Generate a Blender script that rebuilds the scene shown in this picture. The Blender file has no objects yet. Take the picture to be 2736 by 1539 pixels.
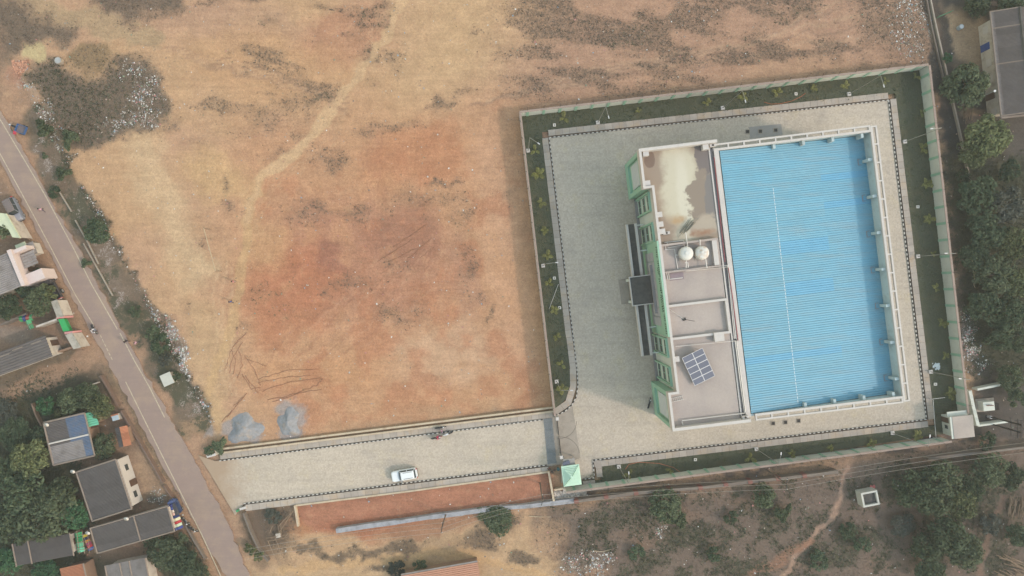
import bpy, math, random
import numpy as np
from mathutils import Vector, Matrix
R = math.radians
random.seed(7); rng = np.random.default_rng(7)
sc = bpy.context.scene
COL = sc.collection

# ---------------------------------------------------------------- camera, sky, sun, exposure
PPM, HC, CX, CY = 15.5, 120.0, 1368.0, 769.5      # photograph pixels per metre at ground level, camera height, frame centre
cam = bpy.data.cameras.new('camera'); camo = bpy.data.objects.new('camera', cam); COL.objects.link(camo)
camo.location = (0, 0, HC); cam.sensor_width = 36; cam.angle = 2 * math.atan((2736 / PPM / 2) / HC)
cam.clip_start = 1; cam.clip_end = 6000
sc.camera = camo
SUN_EL, SUN_D = R(37), Vector((0.945, -0.32, 0)).normalized()
w = bpy.data.worlds.new('World'); sc.world = w; w.use_nodes = True
nt = w.node_tree; bg = nt.nodes['Background']; sky = nt.nodes.new('ShaderNodeTexSky')
sky.sky_type = 'NISHITA'; sky.sun_disc = False; sky.sun_elevation = SUN_EL
sky.sun_rotation = math.atan2(SUN_D.x, SUN_D.y); sky.air_density = 3.2; sky.dust_density = 1.2; sky.ozone_density = 0.0
nt.links.new(sky.outputs[0], bg.inputs[0]); bg.inputs[1].default_value = 0.15
sl = bpy.data.lights.new('sun', 'SUN'); so = bpy.data.objects.new('sun', sl); COL.objects.link(so)
sl.energy = 1.1; sl.angle = R(5.0); sl.color = (1.0, 0.85, 0.7)
so.rotation_euler = Vector((SUN_D.x * math.cos(SUN_EL), SUN_D.y * math.cos(SUN_EL), math.sin(SUN_EL))).to_track_quat('Z', 'Y').to_euler()
so.location = (60, -20, 100)
vs = sc.view_settings; vs.view_transform = 'Standard'; vs.look = 'None'; vs.gamma = 1; vs.use_curve_mapping = False
vs.exposure = 0.96; vs.use_white_balance = True; vs.white_balance_temperature = 6100; vs.white_balance_tint = 15
sc.render.engine = 'CYCLES'; sc.cycles.max_bounces = 5; sc.cycles.diffuse_bounces = 3; sc.cycles.transparent_max_bounces = 6

# ---------------------------------------------------------------- helpers
KEXP = 1.45
def lin(v):
    v = v / 255.0
    return v / 12.92 if v <= 0.04045 else ((v + 0.055) / 1.055) ** 2.4
def C(r, g, b, k=1.0):
    return tuple(min(0.85, lin(x) / KEXP * k) for x in (r, g, b))
def P(px, py, z=0.0):
    s = (HC - z) / HC / PPM
    return Vector(((px - CX) * s, (CY - py) * s, z))
def link(o):
    COL.objects.link(o); return o

MATS = {}
def mat(name, rgb, rough=0.85, var=0.12, scale=1.2, bump=0.0, metal=0.0, stain=None, objvar=0.0, spec=0.3, streak=None, island=0.0):
    m = bpy.data.materials.new(name); m.use_nodes = True
    n, l = m.node_tree.nodes, m.node_tree.links
    b = n['Principled BSDF']; b.inputs['Roughness'].default_value = rough; b.inputs['Metallic'].default_value = metal
    b.inputs['Specular IOR Level'].default_value = spec
    geo = n.new('ShaderNodeNewGeometry')
    col = n.new('ShaderNodeRGB'); col.outputs[0].default_value = (*rgb, 1)
    out = col.outputs[0]
    def noise(sc_, det=6, rough_=0.62):
        t = n.new('ShaderNodeTexNoise'); t.inputs['Scale'].default_value = sc_; t.inputs['Detail'].default_value = det
        t.inputs['Roughness'].default_value = rough_; l.new(geo.outputs['Position'], t.inputs['Vector']); return t.outputs[0]
    def mul(a, fac):
        x = n.new('ShaderNodeMix'); x.data_type = 'RGBA'; x.blend_type = 'MULTIPLY'; x.inputs[0].default_value = 1
        l.new(a, x.inputs[6]); l.new(fac, x.inputs[7]); return x.outputs[2]
    def rng_(v, lo, hi, a=0.25, c=0.75):
        x = n.new('ShaderNodeMapRange'); x.inputs[1].default_value = a; x.inputs[2].default_value = c
        x.inputs[3].default_value = lo; x.inputs[4].default_value = hi; l.new(v, x.inputs[0]); return x.outputs[0]
    if stain:
        sc_rgb, sscale, thr, amt = stain
        x = n.new('ShaderNodeMix'); x.data_type = 'RGBA'; x.inputs[7].default_value = (*sc_rgb, 1)
        l.new(out, x.inputs[6]); l.new(rng_(noise(sscale, 7, 0.68), 0, amt, thr - 0.09, thr + 0.09), x.inputs[0]); out = x.outputs[2]
    if var:
        out = mul(out, rng_(noise(scale), 1 - var, 1 + var)); out = mul(out, rng_(noise(scale * 7), 1 - var * .6, 1 + var * .6))
    if streak:
        s_rgb, rot_, amt_, sc2 = streak; mpn = n.new('ShaderNodeMapping'); mpn.inputs['Rotation'].default_value = (0, 0, -rot_); mpn.inputs['Scale'].default_value = (sc2 * .07, sc2, 1); l.new(geo.outputs['Position'], mpn.inputs['Vector'])
        t = n.new('ShaderNodeTexNoise'); t.inputs['Scale'].default_value = 1; t.inputs['Detail'].default_value = 6; t.inputs['Roughness'].default_value = .7; l.new(mpn.outputs[0], t.inputs['Vector'])
        x = n.new('ShaderNodeMix'); x.data_type = 'RGBA'; x.inputs[7].default_value = (*s_rgb, 1); l.new(out, x.inputs[6]); l.new(rng_(t.outputs[0], 0, amt_, .48, .68), x.inputs[0]); out = x.outputs[2]
    if objvar:
        oi = n.new('ShaderNodeObjectInfo'); out = mul(out, rng_(oi.outputs['Random'], 1 - objvar, 1 + objvar, 0, 1))
    if island:
        out = mul(out, rng_(geo.outputs['Random Per Island'], 1 - island, 1 + island, 0, 1))
    l.new(out, b.inputs['Base Color'])
    if bump:
        bp = n.new('ShaderNodeBump'); bp.inputs['Strength'].default_value = bump; bp.inputs['Distance'].default_value = 0.1
        l.new(noise(scale * 5), bp.inputs['Height']); l.new(bp.outputs[0], b.inputs['Normal'])
    MATS[name] = m
    return m

class MB:
    def __init__(s): s.v, s.f, s.m = [], [], []
    def add(s, vs_, fs, mi=0):
        o = len(s.v); s.v += [tuple(x) for x in vs_]; s.f += [tuple(i + o for i in f) for f in fs]; s.m += [mi] * len(fs); return s
    def box(s, c, d, rz=0.0, mi=0, top=None):
        x, y, z = d[0] / 2, d[1] / 2, d[2] / 2; cs, sn = math.cos(rz), math.sin(rz); t = top if top is not None else 1.0
        vv = []
        for zz, k in ((-z, 1), (z, t)):
            for a, b in ((-x, -y), (x, -y), (x, y), (-x, y)):
                a *= k; b *= k
                vv.append((c[0] + a * cs - b * sn, c[1] + a * sn + b * cs, c[2] + zz))
        return s.add(vv, [(3, 2, 1, 0), (4, 5, 6, 7), (0, 1, 5, 4), (1, 2, 6, 5), (2, 3, 7, 6), (3, 0, 4, 7)], mi)
    def bb(s, x0, x1, y0, y1, z0, z1, mi=0):
        return s.box(((x0 + x1) / 2, (y0 + y1) / 2, (z0 + z1) / 2), (abs(x1 - x0), abs(y1 - y0), z1 - z0), 0, mi)
    def loft(s, rings, mi=0, caps=True):
        n = len(rings[0]); vv = [p for r in rings for p in r]; ff = []
        for k in range(len(rings) - 1):
            for i in range(n):
                j = (i + 1) % n; ff.append((k * n + i, k * n + j, (k + 1) * n + j, (k + 1) * n + i))
        if caps: ff.append(tuple(reversed(range(n)))); ff.append(tuple(range((len(rings) - 1) * n, len(rings) * n)))
        return s.add(vv, ff, mi)
    def prism(s, pts, z0, z1, mi=0):
        a = sum(pts[i][0] * pts[(i + 1) % len(pts)][1] - pts[(i + 1) % len(pts)][0] * pts[i][1] for i in range(len(pts)))
        if a < 0: pts = pts[::-1]
        return s.loft([[(p[0], p[1], z0) for p in pts], [(p[0], p[1], z1) for p in pts]], mi)
    def bar(s, a, b, wd, z0, z1, mi=0):
        a, b = Vector((a[0], a[1], 0)), Vector((b[0], b[1], 0)); d = b - a
        return s.box(((a.x + b.x) / 2, (a.y + b.y) / 2, (z0 + z1) / 2), (d.length, wd, z1 - z0), math.atan2(d.y, d.x), mi)
    def tube(s, pts, r, n=6, mi=0, r2=None):
        pts = [Vector(p) for p in pts]; rings = []
        for i, p in enumerate(pts):
            t = (pts[min(i + 1, len(pts) - 1)] - pts[max(i - 1, 0)]).normalized()
            u = t.cross(Vector((0, 0, 1)) if abs(t.z) < 0.9 else Vector((1, 0, 0))).normalized(); v = t.cross(u)
            rr = r if r2 is None else r + (r2 - r) * i / max(1, len(pts) - 1)
            rings.append([tuple(p + (u * math.cos(2 * math.pi * k / n) + v * math.sin(2 * math.pi * k / n)) * rr) for k in range(n)])
        return s.loft(rings, mi)
    def cyl(s, c, r, z0, z1, n=12, mi=0, r2=None):
        r2 = r if r2 is None else r2
        ring = lambda rr, z: [(c[0] + rr * math.cos(2 * math.pi * k / n), c[1] + rr * math.sin(2 * math.pi * k / n), z) for k in range(n)]
        return s.loft([ring(r, z0), ring(r2, z1)], mi)
    def build(s, name, mats, parent=None, smooth=False, world=True):
        me = bpy.data.meshes.new(name); vv = s.v
        rt = parent
        while rt is not None and rt.parent is not None: rt = rt.parent
        if rt is not None and world and rt.get('_w'):
            L = rt.location; vv = [(a - L.x, b - L.y, c - L.z) for a, b, c in vv]
        me.from_pydata(vv, [], s.f)
        mats = mats if isinstance(mats, (list, tuple)) else [mats]
        for m in mats: me.materials.append(m)
        if len(mats) > 1: me.polygons.foreach_set('material_index', s.m)
        if smooth: me.polygons.foreach_set('use_smooth', [True] * len(me.polygons))
        me.update()
        o = bpy.data.objects.new(name, me); COL.objects.link(o)
        if parent is not None: o.parent = parent
        return o

def tag(o, label=None, cat=None, group=None, kind=None):
    if label: o['label'] = label
    if cat: o['category'] = cat
    if group: o['group'] = group
    if kind: o['kind'] = kind
    return o
def thing(name, label, cat, loc=(0, 0, 0), group=None, rz=0.0):
    o = bpy.data.objects.new(name, None); COL.objects.link(o); o.location = loc; o.rotation_euler = (0, 0, rz); o.empty_display_size = .3
    if rz == 0: o['_w'] = 1
    return tag(o, label, cat, group)
def copy_tree(o, parent=None):
    c = o.copy(); COL.objects.link(c)
    if parent is not None: c.parent = parent
    for ch in o.children: copy_tree(ch, c)
    return c
def inst(name, mesh, parent, M):
    o = bpy.data.objects.new(name, mesh); COL.objects.link(o); o.parent = parent; o.matrix_local = M; return o
class Frame:
    """a thing's own axes: x along a line A->B of pixels seen at height z"""
    def __init__(s, A, th): s.o = Vector((A[0], A[1], 0)); s.th = th; s.e = Vector((math.cos(th), math.sin(th), 0)); s.n = Vector((-math.sin(th), math.cos(th), 0))
    def __call__(s, px, py, z):
        d = P(px, py, z) - s.o; return d.dot(s.e), d.dot(s.n)
    def w(s, x, y, z=0): v = s.o + s.e * x + s.n * y; return Vector((v.x, v.y, z))
def raw(o):
    for k in ('_w',):
        if k in o: del o[k]
# ---------------------------------------------------------------- ground: one sheet, soil colours and plant cover as vertex data
STEP = 5.0
def ext(lo, hi, far):
    core = np.arange(lo, hi + 1, STEP); e = np.array([40, 120, 300, 800, 2500, far], float)
    return np.concatenate([(lo - e)[::-1], core, hi + e])
gx = ext(-260, 2996, 9000); gy = ext(-260, 1800, 9000)
GX, GY = np.meshgrid(gx, gy)
def vnoise(x, y, cell, seed, octv=4, gain=0.55):
    out = np.zeros_like(x); amp, tot = 1.0, 0.0
    for o in range(octv):
        r = np.random.default_rng(seed * 31 + o); T = r.random((128, 128)); c = cell / 2 ** o
        u, v = x / c + 17.3 * o, y / c + 9.1 * o
        i, j = np.floor(u).astype(int), np.floor(v).astype(int); fu, fv = u - i, v - j
        fu, fv = fu * fu * (3 - 2 * fu), fv * fv * (3 - 2 * fv); i0, j0, i1, j1 = i % 128, j % 128, (i + 1) % 128, (j + 1) % 128
        out += amp * (T[i0, j0] * (1 - fu) * (1 - fv) + T[i1, j0] * fu * (1 - fv) + T[i0, j1] * (1 - fu) * fv + T[i1, j1] * fu * fv)
        tot += amp; amp *= gain
    return out / tot
WX = GX + (vnoise(GX, GY, 90, 1) - .5) * 80 + (vnoise(GX, GY, 26, 3, 3) - .5) * 42
WY = GY + (vnoise(GX, GY, 90, 2) - .5) * 80 + (vnoise(GX, GY, 26, 4, 3) - .5) * 42
def sm(t): t = np.clip(t, 0, 1); return t * t * (3 - 2 * t)
def ell(cx, cy, rx, ry, rot=0, soft=.6, warp=1):
    X, Y = (WX, WY) if warp else (GX, GY); a = R(rot); dx, dy = X - cx, Y - cy
    u, v = (dx * math.cos(a) + dy * math.sin(a)) / rx, (-dx * math.sin(a) + dy * math.cos(a)) / ry
    return sm((1 - np.sqrt(u * u + v * v)) / soft)
def dseg(X, Y, a, b):
    ax, ay = a; bx, by = b; L = (bx - ax) ** 2 + (by - ay) ** 2 + 1e-9
    t = np.clip(((X - ax) * (bx - ax) + (Y - ay) * (by - ay)) / L, 0, 1)
    return np.hypot(X - ax - t * (bx - ax), Y - ay - t * (by - ay))
def line(pts, wd, soft=.6, warp=1):
    X, Y = (WX, WY) if warp else (GX, GY); d = np.full(X.shape, 1e9)
    if warp == 2: X, Y = (GX + WX) / 2, (GY + WY) / 2
    for a, b in zip(pts[:-1], pts[1:]): d = np.minimum(d, dseg(X, Y, a, b))
    return sm((1 - d / (wd / 2)) / soft)
def poly(pts, soft=40, warp=1):
    X, Y = (WX, WY) if warp else (GX, GY)
    ins = np.zeros(X.shape, bool); d = np.full(X.shape, 1e9); n = len(pts)
    for i in range(n):
        (x0, y0), (x1, y1) = pts[i], pts[(i + 1) % n]
        c = (y0 > Y) != (y1 > Y); ins ^= c & (X < (x1 - x0) * (Y - y0) / (y1 - y0 + 1e-9) + x0)
        d = np.minimum(d, dseg(X, Y, pts[i], pts[(i + 1) % n]))
    return sm(np.where(ins, .5 + d / soft / 2, .5 - d / soft / 2))
GC = np.empty(GX.shape + (3,)); GC[:] = C(193, 157, 126)
SCRUB, GREEN, LIT = np.zeros(GX.shape), np.zeros(GX.shape), np.zeros(GX.shape)
def paint(m, rgb, op=1.0):
    global GC
    GC = GC + (m * op)[..., None] * (np.array(C(*rgb)) - GC)
def scrub(m, a=1.0): global SCRUB; SCRUB = np.maximum(SCRUB, m * a)
def green(m, a=1.0): global GREEN; GREEN = np.maximum(GREEN, m * a)
def litter(m, a=1.0): global LIT; LIT = np.maximum(LIT, m * a)
N1, N2, N3 = vnoise(GX, GY, 260, 11), vnoise(GX, GY, 70, 12), vnoise(GX * .45 + GY * .12, GY * 1.6 - GX * .25, 60, 13)
paint(sm((N1 - .4) / .25), (199, 165, 126), .7)
# open field, north
paint(poly([(1420, -900), (2700, -900), (2500, 200), (1500, 320), (1330, 280)], 320), (178, 144, 121), .9)
paint(poly([(1110, -400), (1330, -400), (1400, 60), (1340, 190), (1230, 290), (1080, 300), (1075, 140)], 130), (204, 172, 132), .85)
paint(ell(620, 60, 330, 70, 4), (186, 152, 126), .6)
paint(ell(930, 90, 180, 110, -10), (186, 138, 110), .7)
paint(ell(760, 180, 330, 130, 8), (200, 158, 118), .5)
# the red playing field
paint(poly([(640, 330), (1000, 300), (1400, 290), (1490, 1095), (760, 1175), (640, 1000), (600, 640)], 110), (198, 154, 118), .9)
paint(ell(960, 690, 370, 250, 10), (182, 134, 108), .8); paint(ell(780, 760, 190, 180), (184, 122, 91), .7)
paint(ell(1130, 420, 220, 110, -5), (192, 138, 103), .8); paint(ell(1080, 640, 130, 110), (160, 116, 95), .6); paint(ell(890, 690, 60, 60), (160, 112, 94), .6)
paint(ell(1180, 950, 240, 110, -8), (205, 170, 138), .85); paint(line([(1300, 380), (1320, 520), (1345, 700), (1390, 950)], 150, .8), (206, 164, 130), .85)
paint(ell(900, 1000, 300, 70, -6), (197, 150, 110), .5); paint(ell(1240, 760, 60, 170, -6), (182, 140, 116), .5)
paint(sm((N2 - .52) / .2) * poly([(640, 500), (1400, 300), (1480, 1090), (700, 1170)], 60), (184, 128, 96), .55)
paint(sm((.45 - N2) / .2) * poly([(640, 500), (1400, 300), (1480, 1090), (700, 1170)], 60), (204, 158, 118), .45)
# pale worn ground and the footpath
paint(line([(370, 400), (420, 500), (490, 640), (520, 730)], 150, .9), (209, 181, 144), .8)
paint(ell(590, 470, 150, 90, 20), (206, 172, 126), .7); paint(ell(700, 650, 90, 110), (203, 165, 122), .6)
paint(ell(560, 960, 90, 190, -8), (199, 168, 130), .8); paint(ell(560, 1120, 80, 90), (203, 172, 130), .8)
paint(line([(1095, -60), (1045, 80), (965, 190), (905, 270), (800, 395), (700, 480)], 30, .35, 2), (209, 176, 136), 1)
for k in range(7): paint(line([(380 + 30 * k, 120 + 9 * k), (640 + 40 * k, 160 + 16 * k), (940, 265 + 9 * k)], 9, .8, 2), ((152, 122, 102), (205, 170, 134))[k % 2], .45)
for k in range(6): paint(line([(1260 + 40 * k, 290 - 14 * k), (1600 + 90 * k, 215 - 24 * k), (2300, 130 - 30 * k)], 12, .8, 2), ((140, 116, 100), (196, 166, 136))[k % 2], .5)
for k in range(8): paint(line([(700 + 36 * k, 1010 - 10 * k), (760 + 60 * k, 900 - 20 * k), (1000 + 30 * k, 760 - 26 * k)], 8, .8, 2), ((158, 112, 90), (204, 160, 128))[k % 2], .35)
for k in range(5): paint(line([(970 + 12 * k, 330), (975 + 14 * k, 520), (985 + 12 * k, 700)], 7, .8, 2), (160, 116, 96), .3)
for k in range(6): paint(line([(600 + 8 * k, 1060), (570 + 10 * k, 900), (560 + 12 * k, 700)], 6, .8, 2), ((176, 142, 114), (214, 186, 150))[k % 2], .4)
paint(line([(700, 480), (655, 590), (645, 700), (640, 790), (620, 880), (590, 960), (540, 1060)], 34, .5, 2), (203, 170, 126), .7)
# north-west waste plot
paint(poly([(-900, -300), (60, 20), (110, 35), (190, 62), (178, 95), (75, 112), (50, 150), (0, 230), (-900, 330)], 25), (110, 102, 90), .95)
scrub(poly([(-400, -300), (60, 20), (110, 35), (190, 62), (178, 95), (75, 112), (50, 150), (0, 230), (-400, 330)], 30), .9)
paint(poly([(140, -200), (520, -200), (470, 18), (400, 36), (345, 52), (250, 36)], 25), (114, 104, 92), .9)
scrub(poly([(140, -200), (520, -200), (470, 18), (400, 36), (345, 52), (250, 36)], 30), .9)
paint(line([(-40, -40), (140, 20), (300, 75), (400, 100)], 76, .5), (178, 154, 122), .9)
wp = [(100, 190), (150, 168), (190, 215), (290, 212), (322, 150), (385, 165), (432, 240), (458, 322), (330, 358), (205, 388), (135, 320), (88, 232)]
paint(poly(wp, 26), (112, 103, 92), .95); scrub(poly(wp, 26), .95); green(poly(wp, 26), .35)
paint(ell(240, 155, 85, 62, 0, .5), (150, 128, 94), .9); scrub(ell(240, 155, 85, 62), .5)
paint(ell(104, 140, 40, 42, 0, .25), (200, 182, 138), 1)
paint(ell(52, 215, 38, 58, 20, .5), (178, 134, 112), .9); litter(ell(52, 215, 34, 52, 20), .9)
for q in ((352, 190, 36, 32), (388, 250, 55, 60), (325, 322, 80, 34), (395, 320, 45, 35), (70, 255, 30, 30), (125, 300, 30, 45), (60, 285, 35, 25)):
    paint(ell(*q), (156, 142, 130), .5); litter(ell(*q), .55)
# road verges: waste strip with rubbish east of the road
vg = [(110, 330), (165, 480), (235, 600), (300, 740), (345, 830)]; vg2 = [(400, 870), (430, 950), (465, 1030), (520, 1110)]
paint(line([(-80, 130), (60, 400), (200, 640), (400, 1000), (560, 1300), (700, 1560)], 210, .5), (172, 140, 114), .85)
for v_, wd in ((vg, 125), (vg2, 115)):
    paint(line(v_, wd, .5), (114, 106, 90), .95); scrub(line(v_, wd), .8); green(line(v_, wd) * sm((N2 - .4) / .2), .8); litter(line(v_, wd), .55)
for v_, wd in (([(120, 375), (115, 420), (135, 455)], 44), ([(262, 650), (290, 720), (330, 830)], 60), ([(430, 850), (480, 960), (478, 1050)], 50), ([(470, 1010), (500, 1090)], 50), ([(180, 520), (215, 570)], 30)):
    paint(line(v_, wd), (150, 138, 126), .5); litter(line(v_, wd), .95)
paint(line([(330, 905), (400, 868), (460, 840)], 26, .4), (182, 148, 118), .95)
paint(line([(510, 1130), (560, 1130)], 60), (190, 158, 122), .9)
# village side
paint(poly([(-900, 330), (0, 400), (90, 560), (250, 860), (480, 1290), (640, 1800), (-900, 1800)], 60), (148, 124, 104), .95)
paint(line([(20, 440), (130, 640), (240, 850), (300, 950), (420, 1190), (520, 1400), (580, 1539)], 90, .4, 2), (166, 136, 110), .9)
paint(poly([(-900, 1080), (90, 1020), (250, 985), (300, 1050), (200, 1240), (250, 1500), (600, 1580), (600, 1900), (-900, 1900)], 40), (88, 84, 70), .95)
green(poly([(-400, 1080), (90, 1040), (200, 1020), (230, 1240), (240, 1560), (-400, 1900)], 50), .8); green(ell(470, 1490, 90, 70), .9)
paint(poly([(-900, 1020), (-10, 1000), (215, 915), (220, 945), (-10, 1045), (-900, 1070)], 14), (108, 104, 84), .9); scrub(line([(-10, 1025), (225, 925)], 40), .8)
paint(line([(-900, 1120), (0, 1062), (130, 1015), (300, 935)], 62, .35, 2), (168, 138, 112), .95)
paint(line([(300, 1010), (390, 1160), (470, 1300)], 30), (132, 120, 94), .6); scrub(line([(285, 1000), (390, 1160), (480, 1310)], 34), .45)
paint(poly([(340, 1215), (390, 1225), (440, 1310), (395, 1340), (372, 1310)], 18), (172, 146, 118), .95)
paint(ell(30, 900, 90, 35, -18), (150, 136, 122), .8); paint(ell(140, 920, 50, 40), (128, 112, 100), .8)
paint(ell(420, 1335, 35, 28), (98, 92, 84), .9); litter(ell(420, 1330, 30, 24), .7)
# driveway surroundings
paint(poly([(560, 1210), (1480, 1090), (1490, 1120), (1467, 1262), (650, 1375), (590, 1290)], 30), (176, 150, 124), .9)
paint(poly([(640, 1370), (786, 1350), (805, 1420), (760, 1500), (690, 1490)], 20), (104, 94, 80), .95); scrub(poly([(640, 1370), (786, 1350), (805, 1420), (760, 1500), (690, 1490)], 25), .9)
paint(poly([(640, 1480), (760, 1490), (1450, 1360), (1600, 1480), (1640, 1700), (640, 1800)], 60), (192, 163, 128), .9)
paint(poly([(785, 1352), (1470, 1262), (1484, 1345), (900, 1420), (797, 1425)], 8, 0), (178, 126, 100), 1)
paint(ell(1000, 1405, 210, 40, -7), (176, 118, 90), .85); paint(ell(1150, 1420, 200, 35, -7), (164, 122, 96), .8)
paint(ell(800, 1420, 60, 40), (186, 138, 100), .8)
paint(line([(760, 1520), (1000, 1500), (1230, 1480), (1330, 1500), (1480, 1560)], 26, .5, 2), (200, 166, 124), .9)
for q in ((880, 1490, 70, 18), (980, 1480, 90, 22), (1080, 1470, 80, 26), (1030, 1525, 80, 20), (1280, 1455, 80, 28, -6), (1330, 1390, 70, 36), (820, 1470, 50, 16), (1400, 1480, 60, 30)):
    paint(ell(*q), (118, 106, 86), .7); scrub(ell(*q), .85)
# scrub land, south-east
paint(poly([(1440, 1345), (1540, 1345), (2260, 1240), (2620, 1180), (3600, 1100), (3600, 1900), (1560, 1900), (1500, 1500)], 50), (114, 103, 95), .97)
scrub(poly([(1440, 1345), (2260, 1240), (2620, 1180), (3600, 1100), (3600, 1900), (1560, 1900), (1500, 1500)], 50), .42)
paint(ell(1480, 1430, 70, 50), (176, 146, 118), .8); paint(ell(1560, 1530, 90, 26), (176, 142, 116), .85); litter(ell(1570, 1510, 90, 40), .5)
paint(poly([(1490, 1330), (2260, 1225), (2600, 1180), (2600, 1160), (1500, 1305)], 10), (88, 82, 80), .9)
for q in ((1850, 1440, 120, 60), (1620, 1400, 60, 40), (2080, 1390, 60, 60), (2200, 1480, 120, 50), (2400, 1300, 50, 60), (2300, 1430, 120, 60), (1740, 1500, 70, 30), (2640, 1330, 120, 120), (2620, 1460, 100, 80), (1960, 1500, 90, 40)):
    paint(ell(*q), (92, 88, 78), .6); green(ell(*q), .55)
for q in ((1500, 1470, 60, 22), (1740, 1440, 90, 30), (1830, 1380, 50, 22), (2100, 1510, 80, 24), (2380, 1520, 120, 30), (2000, 1330, 60, 20)):
    paint(ell(*q), (136, 112, 94), .6)
paint(line([(2255, 1250), (2240, 1310), (2225, 1370), (2180, 1420), (2140, 1470), (2080, 1539), (2040, 1620)], 20, .7, 2), (172, 144, 124), .95)
paint(line([(2160, 1450), (2110, 1480), (2040, 1510), (1960, 1560)], 30, .6, 2), (164, 122, 98), .8)
paint(line([(2690, 1330), (2640, 1410), (2620, 1500), (2590, 1600)], 20, .6, 2), (130, 106, 90), .8)
litter(ell(1775, 1425, 26, 32), .8); paint(ell(1775, 1425, 28, 34), (150, 130, 116), .6)
# east margin
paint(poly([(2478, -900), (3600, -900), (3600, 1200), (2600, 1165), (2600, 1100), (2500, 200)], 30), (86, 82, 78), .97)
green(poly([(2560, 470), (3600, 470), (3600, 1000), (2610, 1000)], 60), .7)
paint(poly([(2494, 20), (2560, 30), (2650, 60), (2650, 190), (2560, 170), (2512, 160)], 26), (184, 156, 124), .95); paint(ell(2600, 285, 50, 24), (150, 128, 106), .8)
paint(line([(2470, -60), (2500, 120), (2530, 280), (2570, 470)], 54, .4), (74, 72, 70), .9)  # dark drain strip, with the trees' shade painted into the ground colour
paint(ell(2600, 900, 44, 90), (150, 136, 132), .8); litter(ell(2600, 900, 40, 90), .95); litter(ell(2610, 985, 45, 30), .5)
paint(ell(2710, 960, 50, 40), (150, 112, 88), .8); paint(ell(2725, 600, 40, 60), (128, 100, 82), .7)
paint(ell(2460, 100, 40, 80), (150, 128, 108), .6); litter(ell(2430, 60, 60, 120), .35)
# plant cover of the open field
for q in ((1010, 40, 90, 60, -10, 1), (985, 140, 50, 50, 0, .95), (1060, 140, 45, 60, 0, .8), (1690, 85, 180, 80, -10, .95), (1900, 40, 260, 60, -12, .9), (2070, 60, 190, 60, -14, 1), (2200, 80, 180, 40, -14, .9), (1800, 130, 150, 40, -8, .6), (1430, 220, 110, 34, 0, .9), (1560, 190, 140, 60, -8, .8), (1370, 65, 130, 20, -5, .8), (1300, 75, 60, 18, 0, .7),
          (700, 180, 190, 22, 9, .7), (860, 225, 100, 24, 16, .8), (590, 190, 90, 14, -4, .7), (720, 60, 50, 20, 5, 1), (560, 15, 60, 16, 0, .9), (860, 265, 80, 34, -20, 1), (790, 265, 70, 40, 0, .7), (600, 285, 30, 24, 0, .9), (730, 300, 90, 50, 0, .6), (810, 330, 60, 40, -40, .8), (740, 410, 60, 30, -20, .8), (880, 410, 80, 50, 0, .75), (1010, 350, 150, 28, -6, .7), (1180, 270, 110, 24, -14, .9), (1500, 255, 90, 24, -8, .5),
          (610, 490, 22, 50, -10, .8), (625, 560, 36, 20, 30, .9), (560, 650, 20, 40, -20, .6), (860, 570, 130, 50, 0, .85), (960, 570, 80, 50, 0, .6), (1190, 490, 60, 22, 0, .9), (1100, 550, 110, 50, 0, .5), (1220, 560, 70, 50, 0, .75), (1250, 710, 40, 90, 0, .8), (1080, 720, 100, 50, 0, .5), (940, 760, 70, 50, 0, .5), (1060, 850, 100, 40, 0, .55), (1300, 840, 16, 60, 0, .8), (880, 790, 40, 40, 0, .6), (1260, 800, 30, 40, 0, .7), (470, 1000, 40, 100, -20, .4), (560, 800, 120, 20, -30, .5), (650, 870, 30, 40, 0, .4), (1350, 510, 60, 20, 0, .3)):
    scrub(ell(*q[:5], .9) * sm((N3 - .3) / .3), q[5])
scrub(poly([(1260, -400), (2460, -400), (2460, 170), (1400, 290)], 80) * sm((N3 - .42) / .18), .9)
scrub(poly([(470, -100), (1080, -100), (960, 200), (500, 360)], 80) * sm((N3 - .55) / .14), .7)
scrub(poly([(2230, -100), (2480, -100), (2490, 150), (2330, 120)], 60), .85)
for q in ((1010, 40, 90, 45, -10), (720, 62, 45, 16, 5), (860, 265, 60, 24, -20), (985, 145, 40, 36), (730, 800, 80, 18, -20), (700, 780, 40, 30), (775, 745, 22, 50), (760, 840, 30, 30), (690, 830, 26, 24), (640, 790, 24, 18), (1690, 90, 130, 55, -10), (2080, 60, 130, 30, -14), (1130, 610, 20, 16), (1225, 600, 30, 22), (2350, 60, 90, 70)):
    green(ell(*q) * sm((N3 - .25) / .3), .3)
paint(np.clip(SCRUB, 0, 1), (134, 112, 94), .4)
N4 = vnoise(GX, GY, 34, 15, 4)
green(poly([(1500, 1350), (2260, 1250), (2640, 1190), (3200, 1150), (3200, 1700), (1600, 1700)], 60) * sm((N4 - .45) / .18), .5)
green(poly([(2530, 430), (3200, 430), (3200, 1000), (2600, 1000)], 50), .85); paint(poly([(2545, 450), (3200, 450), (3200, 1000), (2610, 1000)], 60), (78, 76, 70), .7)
for cx, cy, rx, ry in ((655, 1150, 70, 46), (770, 1125, 44, 56), (555, 1140, 16, 20)): paint(sm((ell(cx, cy, rx, ry, 0, .9) + N2 - .62) / .3) * (ell(cx, cy, rx * 1.3, ry * 1.3, 0, .4) > .2), (166, 160, 156), .85)
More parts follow.
